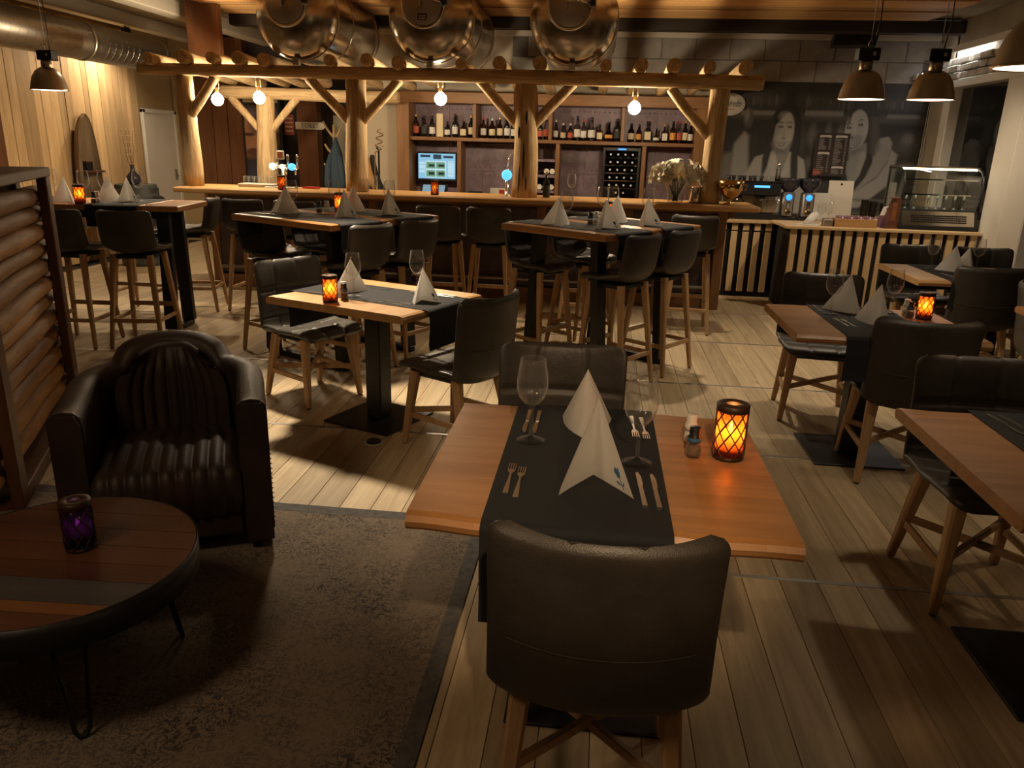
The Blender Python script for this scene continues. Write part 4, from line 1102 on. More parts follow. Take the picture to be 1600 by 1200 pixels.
# ------------------------------------------------------------------ rug
k_ = NT('rug_pile'); tc = k_.n('ShaderNodeTexCoord')
n1 = k_.n('ShaderNodeTexNoise', Scale=2.6, Detail=6., Roughness=.7); n2 = k_.n('ShaderNodeTexNoise', Scale=34., Detail=5., Roughness=.75, Distortion=2.5); n3 = k_.n('ShaderNodeTexNoise', Scale=420., Detail=2.)
for q in (n1, n2, n3): k_.l(tc.outputs['Object'], q.inputs['Vector'])
r1 = k_.n('ShaderNodeValToRGB'); e = r1.color_ramp.elements; e[0].position = .47; e[1].position = .55; e[0].color = (0,0,0,1); e[1].color = (1,1,1,1); k_.l(n2.outputs['Fac'], r1.inputs[0])
r2 = k_.n('ShaderNodeValToRGB'); e = r2.color_ramp.elements; e[0].position = .38; e[1].position = .62; e[0].color = (.15,.15,.15,1); e[1].color = (1,1,1,1); k_.l(n1.outputs['Fac'], r2.inputs[0])
ml = k_.n('ShaderNodeMath', operation='MULTIPLY'); k_.l(r1.outputs[0], ml.inputs[0]); k_.l(r2.outputs[0], ml.inputs[1])
mx = k_.n('ShaderNodeMix', data_type='RGBA'); mx.inputs[6].default_value = (.23,.185,.14,1); mx.inputs[7].default_value = (.055,.052,.052,1); k_.l(ml.outputs[0], mx.inputs[0]); k_.l(mx.outputs[2], k_.p.inputs['Base Color'])
k_.p.inputs['Roughness'].default_value = .95; k_.p.inputs['Specular IOR Level'].default_value = .1
bp = k_.n('ShaderNodeBump', Strength=.5, Distance=.004); k_.l(n3.outputs['Fac'], bp.inputs['Height']); k_.l(bp.outputs[0], k_.p.inputs['Normal'])
plain('rug_border', (.105,.10,.095), .95, bump=.4, bscale=300., var=.25)
rg = thing('area_rug', 'faded grey-brown oriental rug under the armchair and coffee table', 'rug', (-1.62, 1.80, 0))
MB().box(-1.14, 1.16, -1.16, 1.19, .0005, .007).build('field', M['rug_pile'], rg)
MB().box(1.16,1.215,-1.24,1.26,.0005,.0075).box(-1.2,1.16,1.19,1.26,.0005,.0075).box(-1.2,-1.14,-1.24,1.19,.0005,.0075).box(-1.14,1.16,-1.24,-1.16,.0005,.0075).build('border', M['rug_border'], rg)

# ------------------------------------------------------------------ log fence
A, B = Vector((-2.60, 2.80, 0)), Vector((-3.22, 4.07, 0)); dr = (B-A).normalized(); nn = Vector((dr.y, -dr.x, 0))
ang = math.atan2(dr.y, dr.x)
fe = thing('log_fence', 'partition of stacked round logs in a dark timber frame', 'partition', tuple(A), ang-PI/2)
Lf = (B-A).length; random.seed(9)
zz = .10
while zz < 1.24:
    r = random.uniform(.042, .056); zz += r
    n = 9; P = []; x0 = random.uniform(-.01,.01)
    y0, y1 = -.12, Lf+random.uniform(.10,.17)
    for i in range(n):
        t = i/(n-1); P.append((x0+.05+.004*math.sin(5*t+zz*9), y0+(y1-y0)*t, zz+.004*math.sin(4*t+zz*5)))
    rs = [r*(1+.05*math.sin(i*1.7+zz*11)) for i in range(n)]; rs[0] *= .8; rs[-1] *= .72
    P.insert(-1, tuple(Vector(P[-1]).lerp(Vector(P[-2]), .10))); rs.insert(-1, r)
    MB().tube(P, rs, 14).build('log', M['fence_log'], fe); zz += r*1.01
for y in (0, Lf):
    MB().box(-.10, .0, y-.055, y+.055, 0, 1.36, .006).build('post', M['dark_frame'], fe)
    MB().box(.10, .15, y-.055, y+.055, 0, 1.36, .006).build('post', M['dark_frame'], fe)
MB().box(-.06,.155,-.06,Lf+.06,1.36,1.41,.006).build('top_rail', M['dark_frame'], fe)
MB().box(-.055,.15,-.05,Lf+.05,0,.075,.006).build('bottom_rail', M['dark_frame'], fe)
# ------------------------------------------------------------------ log pergola on the bar
def log(P0, P1, r, mat, n=9, seed=0, r1=None, wob=.008, nose=True):
    rnd = random.Random(seed); P0, P1 = Vector(P0), Vector(P1); r1 = r if r1 is None else r1
    t = (P1-P0).normalized(); a = t.orthogonal().normalized(); b = t.cross(a); f1, f2 = rnd.uniform(0,6), rnd.uniform(0,6)
    P = []; R = []
    for i in range(n):
        s = i/(n-1); P.append(P0.lerp(P1, s)+a*wob*math.sin(3*s+f1)+b*wob*math.sin(4*s+f2)); R.append((r+(r1-r)*s)*(1+.035*math.sin(7*s+f1)+.02*math.sin(13*s+f2)))
    if nose:
        P.insert(1, P[0].lerp(P[1], .08)); R.insert(1, R[0]); R[0] *= .88
        P.insert(-1, P[-1].lerp(P[-2], .08)); R.insert(-1, R[-1]); R[-1] *= .88
    return MB().tube(P, R, 14)
pg = thing('log_pergola', 'pergola of peeled logs standing on the bar counter', 'pergola')
PX = [(-4.38,.10),(-2.555,.115),(-.795,.13),(1.085,.10)]
for i, (x, r) in enumerate(PX):
    log((x, 8.13, 1.087), (x+.01, 8.13, 2.20), r*1.02, M['log_wood'], 10, i+1, r*.9, .012, False).build('post', M['log_wood'], pg)
for cx, cz, w, h in ((.02,1.86,.016,.07),(-.055,1.72,.012,.06),(.0,1.45,.012,.20),(.03,1.24,.010,.13),(-.04,1.26,.009,.15)):
    y_ = -math.sqrt(max(1e-4, .126**2-cx**2))
    MB().lathe([(0,-1),(.45,-.8),(.9,-.3),(1,0),(.9,.3),(.45,.8),(0,1)], 10, M=Matrix.Translation((-.79+cx, 8.13+y_+.002, cz)) @ Matrix.Diagonal((w,.008,h,1))).build('crack', M['dark_beam'], pg)
def brace(x0, z0, x1, z1, y=8.13, r=.052, s=0): log((x0, y, z0), (x1, y-.03, z1), r, None, 6, s, r*.95, .006).build('brace', M['log_wood'], pg)
for i, (a, b, c, d) in enumerate([(-4.34,1.80,-4.02,2.19),(-2.62,1.78,-3.02,2.2),(-2.49,1.78,-2.08,2.2),(-.86,1.79,-1.27,2.21),(-.73,1.77,-.32,2.2),(1.03,1.72,.62,2.17)]): brace(a, b, c, d, s=i+20)
log((-4.82, 8.06, 2.255), (1.48, 8.06, 2.225), .060, None, 22, 40, .068, .012).build('beam', M['log_wood_x'], pg)
log((-4.75, 9.72, 2.12), (-2.50, 9.72, 2.12), .075, None, 12, 41, .07, .01).build('beam', M['log_wood_x'], pg)
log((-4.22, 9.72, .0), (-4.20, 9.72, 2.10), .135, None, 10, 42, .115, .012).build('post', M['log_wood'], pg)
for i, (a, b) in enumerate(((-4.30,-4.62),(-4.12,-3.76))): log((a, 9.70, 1.70), (b, 9.70, 2.08), .045, None, 6, 60+i).build('brace', M['log_wood'], pg)
for i, x in enumerate((-4.64,-4.28,-3.97,-3.70,-3.42,-2.75,-2.37,-2.05,-1.42,-1.06,-.66,-.02,.31,.63,.97,1.29)):
    r = .062+.006*math.sin(i*2.1)
    log((x, 7.93, 2.352), (x+.02*math.sin(i), 9.84 if x < -2.4 else 9.95, 2.262), r, None, 10, 70+i, r*.95, .010).build('joist', M['log_wood_y'], pg)
# ------------------------------------------------------------------ stainless tanks
def tank(x, lab, badge):
    t = thing('beer_tank', lab, 'tank', (x, 8.0, 2.765), 0, 'stainless tanks on the pergola'); R = .42
    rot = Matrix.Rotation(PI/2, 4, 'X')
    prof = [(0,.135),(.12,.130),(.22,.112),(.31,.080),(.375,.035),(.405,-.01),(R,-.06),(R,-1.55),(.39,-1.62),(.25,-1.68),(0,-1.70)]
    MB().lathe(prof[::-1], 48, M=rot).build('vessel', M['steel'], t)
    for y in (.07, .55, 1.45): MB().tube([(0,y-.012,0),(0,y+.012,0)], R+.006, 40).build('band', M['steel'], t)
    dm = MB(); dm.lathe([(0,0),(.175,0),(.19,-.012),(.19,-.03),(0,-.03)][::-1], 36, M=Matrix.Translation((-.04,-.150,.08)) @ rot); d = dm.build('door', M['steel_dull'], t)
    MB().tube([(-.04+.205*math.cos(a), -.142, .08+.205*math.sin(a)) for a in [2*PI*k/40 for k in range(40)]], .011, 8, closed=True).build('door_rim', M['chrome'], d)
    MB().tube([(-.06,-.165,.10),(-.05,-.185,.115),(.05,-.19,.12),(.15,-.18,.10)], .010, 8).build('handle', M['chrome'], d)
    MB().box(-.075,-.055,-.185,-.150,.05,.13,.003).build('pivot', M['steel_dull'], d)
    kn = MB()
    st = [(.036*(1 if k % 2 else .62)*math.cos(PI*k/5), .036*(1 if k % 2 else .62)*math.sin(PI*k/5)) for k in range(10)]
    kn.prism(st, .175, .205, 'y', Matrix.Translation((.17,0,.10))); kn.build('star_knob', M['black_plastic'], d)
    MB().box(.13,.205,-.175,-.09,.065,.135,.004).build('latch', M['steel_dull'], t)
    MB().box(-.03,.03,-.06,.02,-.47,-.40,.006).build('clamp', M['steel_dull'], t)
    if badge:
        b = MB().box(-.085,.005,-.186,-.180,-.06,-.005,.001).build('badge', M['lab_black'], d)
        for z, xs in ((-.026,((-.075,-.045),(-.04,-.005))),(-.046,((-.075,-.06),(-.055,-.025),(-.02,-.005)))):
            for q, w in xs: MB().box(q, w, -.1872,-.186, z-.006, z+.006).build('badge_print', M['off_white'], b)
    return t
tank(-3.09, 'stainless tank on the pergola, leftmost of three', False)
tank(-1.735, 'stainless tank with a black badge, middle of three on the pergola', True)
tank(-.345, 'stainless tank on the pergola, rightmost of three', False)
# ------------------------------------------------------------------ hanging bulbs
for i, (x, y, z, lab) in enumerate([(-4.12,8.32,1.975,'glowing globe bulb hanging beside the left end post of the pergola'),(-3.655,8.32,2.0,'glowing globe bulb hanging before the man poster'),(-1.70,8.32,2.03,'glowing globe bulb hanging over the till screen'),(.29,8.32,1.985,'glowing globe bulb hanging over the wine cooler')]):
    t = thing('hanging_bulb', lab, 'light bulb', (x,y,z), 0, 'globe bulbs under the pergola')
    MB().lathe([(0,-.062),(.033,-.053),(.054,-.03),(.062,0),(.054,.031),(.033,.054),(.018,.068)], 24).build('globe', M['bulb_glow'], t)
    MB().lathe([(.018,.070),(.020,.075),(.020,.115),(.006,.125),(0,.125)], 16).build('socket', M['brass'], t)
    MB().tube([(-.024,0,.11),(-.024,0,.20),(0,0,.215),(.024,0,.20),(.024,0,.11)], .004, 6).build('bracket', M['brass'], t)
    MB().tube([(0,0,.212),(0,0,2.24-z)], .004, 6).build('cord', M['black_plastic'], t)
# ------------------------------------------------------------------ bar counter
bw_ = thing('bar_worktop', 'long oak worktop of the bar carrying the log pergola', 'worktop')
MB().box(-4.45, 1.55, 7.82, 8.56, 1.032, 1.085, .012).build('slab', M['oak_light'], bw_)
bc = thing('bar_counter', 'dark panelled bar counter under the long oak worktop', 'bar counter')
MB().box(-4.20, 1.24, 8.22, 8.50, 0, 1.03).build('carcass', M['black_gap'], bc)
xs = [-4.20,-3.30,-2.40,-1.50,-.60,.30,1.20]
for a, b in zip(xs, xs[1:]):
    p = MB().box(a+.05, b-.05, 8.185, 8.22, .16, .98, .004).build('front_panel', M['purple_dark'], bc)
    sd = MB()
    for zz in (.24,.30,.82,.88):
        for i in range(12): sd.lathe([(.012,0),(.008,.006),(0,.008)], 6, M=Matrix.Translation((a+.10+i*.062,8.185,zz)) @ Matrix.Rotation(PI/2,4,'X'))
    tag(sd.build('stud_rows', M['purple_dark'], p), kind='stuff')
    MB().box(a-.05, a+.05, 8.17, 8.22, 0, 1.03, .004).build('upright', M['bar_wood_z'], bc)
MB().box(1.19,1.29,8.12,8.55,0,1.03,.006).build('end_panel', M['bar_wood_z'], bc)
MB().box(-4.20,1.20,8.165,8.22,0,.14,.004).build('plinth', M['bar_wood'], bc)
MB().box(-4.20,1.20,8.165,8.22,.985,1.03,.004).build('top_band', M['bar_wood'], bc)
MB().tube([(-4.1,8.06,.24),(1.15,8.06,.24)], .018, 10).build('foot_rail', M['steel_dull'], bc)
for x in (-4.0,-2.4,-.6,1.05): MB().tube([(x,8.06,.24),(x,8.17,.24)], .010, 6).build('rail_bracket', M['steel_dull'], bc)
MB().prism([(1.29,.86),(1.29,1.03),(1.50,1.03)], -8.5, -8.44, 'y').build('end_bracket', M['bar_wood_z'], bc)
# ------------------------------------------------------------------ back bar
bb = thing('back_bar', 'wooden back bar shelving with purple studded back panels', 'shelving')
YF, YB = 10.0, 10.37
def bbx(name, x0, x1, z0, z1, y0=YF, y1=YB, mat='bar_wood_z'): return MB().box(x0,x1,y0,y1,z0,z1,.005).build(name, M[mat], bb)
bbx('side_post', -2.60, -2.44, 0, 2.18, 9.96); bbx('side_post', 1.10, 1.27, 0, 2.18, 9.96)
bbx('top_rail', -2.60, 1.27, 2.07, 2.20, 9.94, YB, 'bar_wood')
bbx('shelf', -2.44, 1.10, 1.625, 1.67, YF, YB, 'bar_wood')
bbx('lower_top', -2.44, 1.10, .86, .90, 9.55, YB, 'bar_wood')
bbx('lower_cabinet', -2.44, 1.10, 0, .86, 9.60, YB, 'bar_wood_z')
for x in (-1.615,-.665,.225): bbx('divider', x-.022, x+.022, 1.67, 2.07)
for x in (-1.805,-.835,-.56,.505): bbx('divider', x-.026, x+.026, .90, 1.625)
for i in range(8):
    a = -2.44+i*.4425
    for z0, z1 in ((.90,1.26),(1.26,1.62),(1.67,2.07)):
        p = MB().box(a+.001, a+.4415, 10.352, 10.368, z0+.001, z1-.001, .0015).build('back_panel', M['purple_panel'], bb)
        sd = MB()
        for zz in ((z0+.05, z1-.05)):
            for k in range(7): sd.lathe([(.013,0),(.008,.006),(0,.008)], 6, M=Matrix.Translation((a+.035+k*.062,10.352,zz)) @ Matrix.Rotation(PI/2,4,'X'))
        tag(sd.build('stud_rows', M['purple_panel'], p), kind='stuff')
for z in (1.06,1.25,1.44): MB().box(-.81,-.585,9.995,10.34,z-.035,z,.003).build('cubby_shelf', M['purple_panel'], bb)
# bottles
def bottle_parts(t, kind, glass, lab, cap, h, r):
    if kind == 'square':
        MB().box(-r,r,-r*.8,r*.8,0,h*.62,r*.25).lathe([(r*.7,h*.615),(r*.32,h*.72),(r*.28,h*.90),(0,h*.90)], 14).build('body', M[glass], t)
        MB().box(-r*.82,r*.82,-r*.8-.002,-r*.8,h*.12,h*.5).build('label', M[lab], t)
    elif kind == 'box':
        MB().box(-r,r,-r,r,0,h,.003).build('body', M[lab], t); return
    else:
        P = {'round':[(0,0),(r,0),(r,h*.55),(r*.9,h*.62),(r*.42,h*.72),(r*.36,h*.92),(0,h*.92)],
             'tall':[(0,0),(r*.9,0),(r*.95,h*.45),(r*.8,h*.58),(r*.38,h*.70),(r*.33,h*.93),(0,h*.93)],
             'cone':[(0,0),(r*1.1,0),(r*1.1,h*.35),(r*.9,h*.5),(r*.5,h*.72),(r*.36,h*.92),(0,h*.92)],
             'bulb':[(0,0),(r*.7,0),(r*1.15,h*.12),(r*1.25,h*.26),(r*1.0,h*.42),(r*.42,h*.56),(r*.32,h*.92),(0,h*.92)]}[kind]
        MB().lathe(P, 18).build('body', M[glass], t)
        z0, z1 = (h*.14, h*.46) if kind != 'bulb' else (h*.16, h*.34)
        rr = r*1.02 if kind == 'round' else (r*.965 if kind == 'tall' else (r*1.12 if kind == 'cone' else r*1.27))
        MB().lathe([(rr-.001,z0),(rr,z0+.002),(rr,z1-.002),(rr-.001,z1)], 18).build('label', M[lab], t)
    MB().lathe([(r*.40,h*.88),(r*.40,h*.99),(r*.36,h),(0,h)], 12).build('cap', M[cap], t)
BOT = [(-2.44+.05,'round','bottle_amber','lab_red','cap_gold',.27,.040),(-2.28,'square','bottle_clear','lab_black','cap_black',.25,.040),(-2.18,'round','bottle_clear','lab_white','cap_black',.25,.038),(-2.075,'box','bottle_clear','lab_cream','cap_gold',.28,.042),(-1.985,'round','bottle_clear','lab_white','cap_black',.19,.036),(-1.885,'round','bottle_black','lab_white','cap_black',.28,.036),(-1.775,'square','bottle_amber','lab_cream','cap_black',.20,.045),(-1.675,'round','bottle_green','lab_cream','cap_gold',.27,.038),
 (-1.52,'round','bottle_amber','lab_white','cap_red',.25,.036),(-1.41,'round','bottle_brown','lab_cream','cap_white',.24,.040),(-1.31,'tall','bottle_brown','lab_cream','cap_gold',.26,.038),(-1.22,'round','bottle_black','lab_white','cap_black',.27,.035),(-1.135,'round','bottle_green','lab_white','cap_black',.25,.035),(-.80,'round','bottle_black','lab_red','cap_black',.24,.034),(-.72,'round','bottle_clear','lab_red','cap_white',.27,.036),
 (-.605,'tall','bottle_clear','lab_white','cap_white',.24,.034),(-.51,'round','bottle_clear','lab_cream','cap_white',.20,.034),(-.42,'round','bottle_clear','lab_red','cap_white',.20,.034),(-.335,'tall','bottle_clear','lab_white','cap_black',.29,.042),(-.255,'round','bottle_clear','lab_white','cap_red',.25,.034),(-.155,'cone','bottle_clear','lab_white','cap_black',.28,.042),(-.055,'square','bottle_amber','lab_cream','cap_black',.20,.040),(.06,'bulb','bottle_brown','lab_orange','cap_black',.23,.040),(.165,'round','bottle_black','lab_black','cap_black',.27,.045),
 (.335,'round','bottle_brown','lab_cream','cap_black',.22,.040),(.43,'round','bottle_brown','lab_orange','cap_black',.21,.034),(.535,'square','bottle_clear','lab_cream','cap_black',.25,.045),(.645,'bulb','bottle_clear','lab_white','cap_black',.17,.032),(.745,'square','bottle_brown','lab_white','cap_gold',.22,.038),(.845,'round','bottle_brown','lab_orange','cap_black',.26,.038),(.925,'round','bottle_clear','lab_red','cap_red',.26,.032),(.995,'tall','bottle_green','lab_cream','cap_gold',.27,.034),(1.062,'tall','bottle_green','lab_white','cap_gold',.24,.034)]
ORD = ['first','second','third','fourth','fifth','sixth','seventh','eighth','ninth','tenth','eleventh','twelfth','thirteenth','fourteenth','fifteenth','sixteenth','seventeenth','eighteenth','nineteenth','twentieth']
GN = {'bottle_amber':'amber','bottle_clear':'clear','bottle_black':'black','bottle_green':'green','bottle_brown':'brown'}; LN = {'lab_red':'red','lab_black':'black','lab_white':'white','lab_cream':'cream','lab_orange':'orange'}
bays = [(-9,-1.615,'leftmost bay'),(-1.615,-.665,'bay behind the middle post'),(-.665,.225,'bay right of the middle post'),(.225,9,'rightmost bay')]
for x, kd, gl, lb, cp, h, r in BOT:
    for a, b, nm in bays:
        if a < x < b: n = sum(1 for q in BOT if a < q[0] < x); bay = nm
    desc = 'cream bottle carton' if kd == 'box' else '%s bottle, %s label' % (GN[gl], LN[lb])
    t = thing('spirit_bottle', '%s, %s from left in the shelf\'s %s' % (desc, ORD[n], bay), 'bottle', (x, 10.14, 1.672), 0, 'spirit bottles on the back bar')
    bottle_parts(t, kd, gl, lb, cp, h, r)
# wine rack bottles (ends towards us)
lie = MB(); lie.tube([(0,0,0),(0,.02,0),(0,.19,0),(0,.24,0),(0,.30,0)], [.034,.038,.038,.014,.013], 14)
lie_me = lie.mesh('wine_bottle', M['bottle_black']); lie_me.materials.append(M['lab_white'])
for p in lie_me.polygons:
    if p.center.y < .004: p.material_index = 1
for i, (x, z, w) in enumerate(((-.69,1.292,'left'),(-.62,1.292,'right'),(-.775,1.10,'left'),(-.70,1.10,'middle'),(-.625,1.10,'right'))):
    o = bpy.data.objects.new('wine_bottle', lie_me); link(o); o.location = (x, 10.01, z)
    tag(o, '%s lying wine bottle on the %s cubby of the wooden wine rack' % (w, 'middle' if z > 1.2 else 'lower'), 'bottle', 'bottles in the wine rack')
# wine cooler
wc = thing('wine_cooler', 'tall black wine cooler with chrome shelves in the back bar', 'wine cooler', (.235, 10.04, .902))
MB().box(-.23,-.20,-.02,.28,0,.70,.003).box(.20,.23,-.02,.28,0,.70,.003).box(-.20,.20,.26,.28,0,.70).box(-.20,.20,-.02,.28,0,.06,.003).box(-.20,.20,-.02,.28,.66,.70,.003).build('cabinet', M['black_plastic'], wc)
for i in range(6): MB().box(-.195,.195,-.01,.20,.115+i*.092,.120+i*.092).build('shelf', M['chrome'], wc)
MB().box(-.05,.05,-.0225,-.02,.672,.688).build('display', M['led_blue'], wc)
neck = MB(); neck.tube([(0,-.0,0),(0,.012,0),(0,.07,0),(0,.10,0),(0,.24,0)], [.012,.013,.013,.034,.036], 12)
neck_me = neck.mesh('wine_bottle', M['bottle_black']); neck_me.materials.append(M['lab_white'])
for p in neck_me.polygons:
    if p.center.y < .008: p.material_index = 1
for i in range(6):
    for j in range(4):
        if i == 0 and j in (0, 3): continue
        o = bpy.data.objects.new('wine_bottle', neck_me); link(o); o.location = (.235-.135+.09*j, 10.0, .902+.157+i*.092)
        tag(o, '%s wine bottle on the %s shelf from below in the wine cooler' % (ORD[j], ORD[i]), 'bottle', 'bottles in the wine cooler')
# hanging glasses
for k, (xs_, lab) in enumerate(((( -1.52,-1.31,-1.24,-1.17,-1.10,-1.03,-.96), 'beside the middle post'), ((-.47,-.40,-.33,-.26,-.19), 'beside the wine cooler'))):
    rk = thing('glass_rack', 'steel hanging rack for glasses %s' % lab, 'rack', (0, 10.16, 1.60))
    for dx in (-.03, .03): MB().box(xs_[0]-.05, xs_[-1]+.05, dx-.004, dx+.004, -.006, .0, .001).build('rail', M['chrome'], rk)
    for dx in (xs_[0]-.03, xs_[-1]+.03): MB().box(dx-.004,dx+.004,-.004,.004,0,.025).build('hanger', M['chrome'], rk)
    for i, x in enumerate(xs_):
        o = bpy.data.objects.new('hanging_glass', glass_mesh); link(o); o.location = (x, 10.16, 1.594+.006); o.rotation_euler = (PI,0,0); o.scale = (.95,)*3
        tag(o, '%s upside-down glass hanging in the rack %s' % (ORD[i], lab), 'wine glass', 'hanging glasses in the back bar')
# till screen and terminal
sc_ = Paint(64, 44, (.30,.62,.85)); sc_.asp = 1.45
sc_.rect(.06,.06,.33,.16,(.02,.04,.06)); sc_.rect(.40,.03,.62,.22,(.02,.06,.09)); sc_.rect(.68,.08,.94,.17,(.03,.05,.08)); sc_.rect(.20,.30,.75,.95,(.62,.85,.95)); sc_.rect(.03,.34,.18,.75,(.55,.82,.95)); sc_.rect(.80,.30,.97,.92,(.55,.82,.95))
for x in (.22,.48):
    for y in (.34,.66): sc_.rect(x,y,x+.24,y+.25,(.16,.36,.22)); sc_.rect(x+.06,y+.08,x+.22,y+.19,(.01,.03,.03))
for i in range(6): sc_.rect(.03,.38+i*.06,.18,.39+i*.06,(.25,.5,.65)); sc_.rect(.80,.34+i*.09,.97,.35+i*.09,(.25,.5,.65))
tv = thing('till_screen', 'black monitor showing a bright blue till screen on the back bar', 'monitor', (-2.13, 10.2, 1.30))
MB().box(-.265,.265,-.02,.03,-.185,.185,.008).build('bezel', M['black_plastic'], tv)
sc_.build('screen', M['print_screen'], -.243, .243, -.150, .165, -.0225, tv, .002)
MB().box(-.06,.06,.03,.15,-.06,.06).build('wall_mount', M['black_metal'], tv)
ps = thing('till_terminal', 'slanted touch terminal with a pale screen below the till monitor', 'terminal', (-2.08, 9.72, .902))
MB().prism([(-.09,0),(.09,0),(.09,.20),(-.05,.05)], -.17, .17, 'x').build('housing', M['black_plastic'], ps)
s2 = Paint(16, 10, (.25,.38,.48)); s2.rect(.0,.85,1,1,(.12,.25,.4)); so_ = s2.build('screen', M['print_screen'], -.14, .14, -.085, .085, 0, ps, .001); so_.location = (0,.008,.128); so_.rotation_euler = (math.radians(-43),0,0)
pr_ = thing('receipt_printer', 'black rounded receipt printer behind the bar', 'printer', (-1.55, 9.75, .902))
MB().box(-.11,.11,-.10,.10,0,.13,.03).build('housing', M['black_plastic'], pr_); MB().box(-.07,.07,-.03,.0,.129,.134).build('paper_slot', M['black_gap'], pr_)
wp = thing('socket_plate', 'white socket plate with red switch on the back bar wall', 'socket', (-1.33, 10.35, 1.0)); MB().box(-.12,.10,-.012,0,-.05,.05,.003).build('plate', M['ceramic'], wp); MB().box(-.0,.07,-.016,-.012,-.03,.03,.002).build('switch', M['cap_red'], wp)
# ------------------------------------------------------------------ things on the bar worktop
ZB = 1.0855
bt = thing('beer_tap_tower', 'chrome beer tap tower with three glowing lenses on the bar', 'beer tap', (-3.45, 8.36, ZB))
MB().lathe([(.06,0),(.06,.012),(.03,.02),(.026,.20),(0,.20)], 20).build('column', M['chrome'], bt)
MB().tube([(-.14,0,.22),(.17,0,.22)], .024, 14).build('cross_tube', M['chrome'], bt)
for x, mm, hz in ((-.105,'tap_glow_white',0),(.0,'tap_glow_white',1),(.11,'tap_glow_blue',1)):
    ln = MB().lathe([(0,.022),(.035,.016),(.045,0),(.042,-.02),(0,-.02)][::-1], 20, M=Matrix.Translation((x,-.035,.22)) @ Matrix.Rotation(PI/2,4,'X') @ Matrix.Diagonal((1.0 if x else .7,.85 if x else .6,1,1))).build('lens', M[mm], bt)
for x in (-.06,.06,.165):
    tp = MB().tube([(x,-.02,.22),(x,-.07,.21),(x,-.075,.14)], .010, 8).build('spout', M['chrome'], bt)
    MB().lathe([(.006,0),(.012,.02),(.014,.09),(.010,.11),(0,.112)], 12, (x,-.01,.24)).build('handle', M['chrome'], bt)
sg = MB().box(-.055,.035,-.05,-.035,.295,.385,.006).build('badge', M['off_white'], bt)
text('B', .085, M['cap_red'], bt, (-.01,-.052,.34), name='badge_letter')
MB().box(-.16,.18,-.16,-.04,.0,.012,.003).build('drip_tray', M['steel_dull'], bt)
t2 = thing('beer_tap', 'slim chrome beer tap with a round blue glowing lens', 'beer tap', (-.985, 8.30, ZB))
MB().lathe([(.045,0),(.045,.01),(.018,.018),(.016,.26),(.020,.27),(0,.275)], 18).build('column', M['chrome'], t2)
MB().lathe([(0,.018),(.045,.013),(.055,0),(.05,-.02),(0,-.02)][::-1], 24, M=Matrix.Translation((0,-.035,.21)) @ Matrix.Rotation(PI/2,4,'X')).build('lens', M['tap_glow_blue'], t2)
MB().tube([(.0,0,.27),(.02,0,.40),(.06,0,.44),(.09,0,.42)], .009, 8).build('swan_neck', M['chrome'], t2)
lantern(-3.31, 7.95, ZB, 'dark lantern beside the beer taps on the bar', 'dim', 0, 1.0)
lantern(-1.70, 8.02, ZB, 'dark lantern before the till terminal on the bar', 'dim', 0, 1.0)
tr = thing('glass_tray', 'low pale tray of upturned tumblers on the bar end', 'tray', (-3.72, 8.32, ZB))
MB().box(-.20,.20,-.10,.10,0,.035,.005).build('tray', M['off_white'], tr)
for i in range(6):
    o = MB().lathe([(.026,.0),(.022,.075),(.0,.076),(0,.073),(.020,.072),(.024,.0)], 14).build('tumbler', M['glass'], None, (-3.87+i*.06, 8.32, ZB+.036)); tag(o, '%s upturned tumbler from the left in the tray on the bar' % ORD[i], 'tumbler', 'tumblers in the tray')
rd = MB().prism([(-.09,-.03),(.06,-.05),(.09,.02),(-.04,.05)], 0, .02).build('red_cloth', M['red_cloth'], None, (-3.12, 8.30, ZB)); tag(rd, 'small red folded cloth lying by the beer taps', 'cloth')
# curly bamboo in a slim vase
cbm = thing('bamboo_vase', 'slim glass vase holding one curled bamboo stem', 'vase', (-2.405, 8.28, ZB))
MB().lathe([(0,0),(.028,0),(.026,.16),(.024,.16),(.025,.006),(0,.006)], 16).build('vase', M['glass'], cbm)
P = [(0,0,.01),(0,0,.20),(.005,0,.34),(.01,0,.40),(.05,0,.415)]
for k in range(26): P.append((.05+.035*math.sin(k*.75)+.0012*k, .03*math.cos(k*.75)-.03, .42+.0085*k))
MB().tube(P, .006, 6).build('stem', M['twig'], cbm)
MB().tube([(.055,0,.47),(.09,0,.46),(.11,-.01,.465)], .003, 5).build('twig', M['twig'], cbm)
# flower vase
fv = thing('flower_vase', 'glass vase of large cream lilies on the bar worktop', 'flowers', (.745, 8.02, ZB))
MB().lathe([(0,0),(.070,0),(.075,.01),(.085,.09),(.118,.19),(.114,.19),(.081,.09),(.070,.012),(0,.012)], 24).build('vase', M['glass'], fv)
stm = MB(); random.seed(12)
for i in range(14):
    a = 2*PI*i/14; stm.tube([(.03*math.cos(a),.03*math.sin(a),.02),(.05*math.cos(a+2),.05*math.sin(a+2),.13),(.09*math.cos(a+2.3),.08*math.sin(a+2.3),.22)], .004, 5)
stm.build('stems', M['leaf'], fv)
pm = MB()
for k in range(6):
    a = 2*PI*k/6; rows = []
    for i in range(5):
        t = i/4; r = .010+.062*t; z = .045*math.sin(t*2.2)+.01; w = .022*math.sin(PI*min(.95,t*.9+.08))
        rows.append([(r*math.cos(a)-w*s*math.sin(a), r*math.sin(a)+w*s*math.cos(a), z+.006*abs(s)) for s in (-1,0,1)])
    pm.grid(rows)
pm.lathe([(0,.0),(.010,.01),(.006,.035),(0,.04)], 8)
pme = pm.mesh('flower', M['petal'])
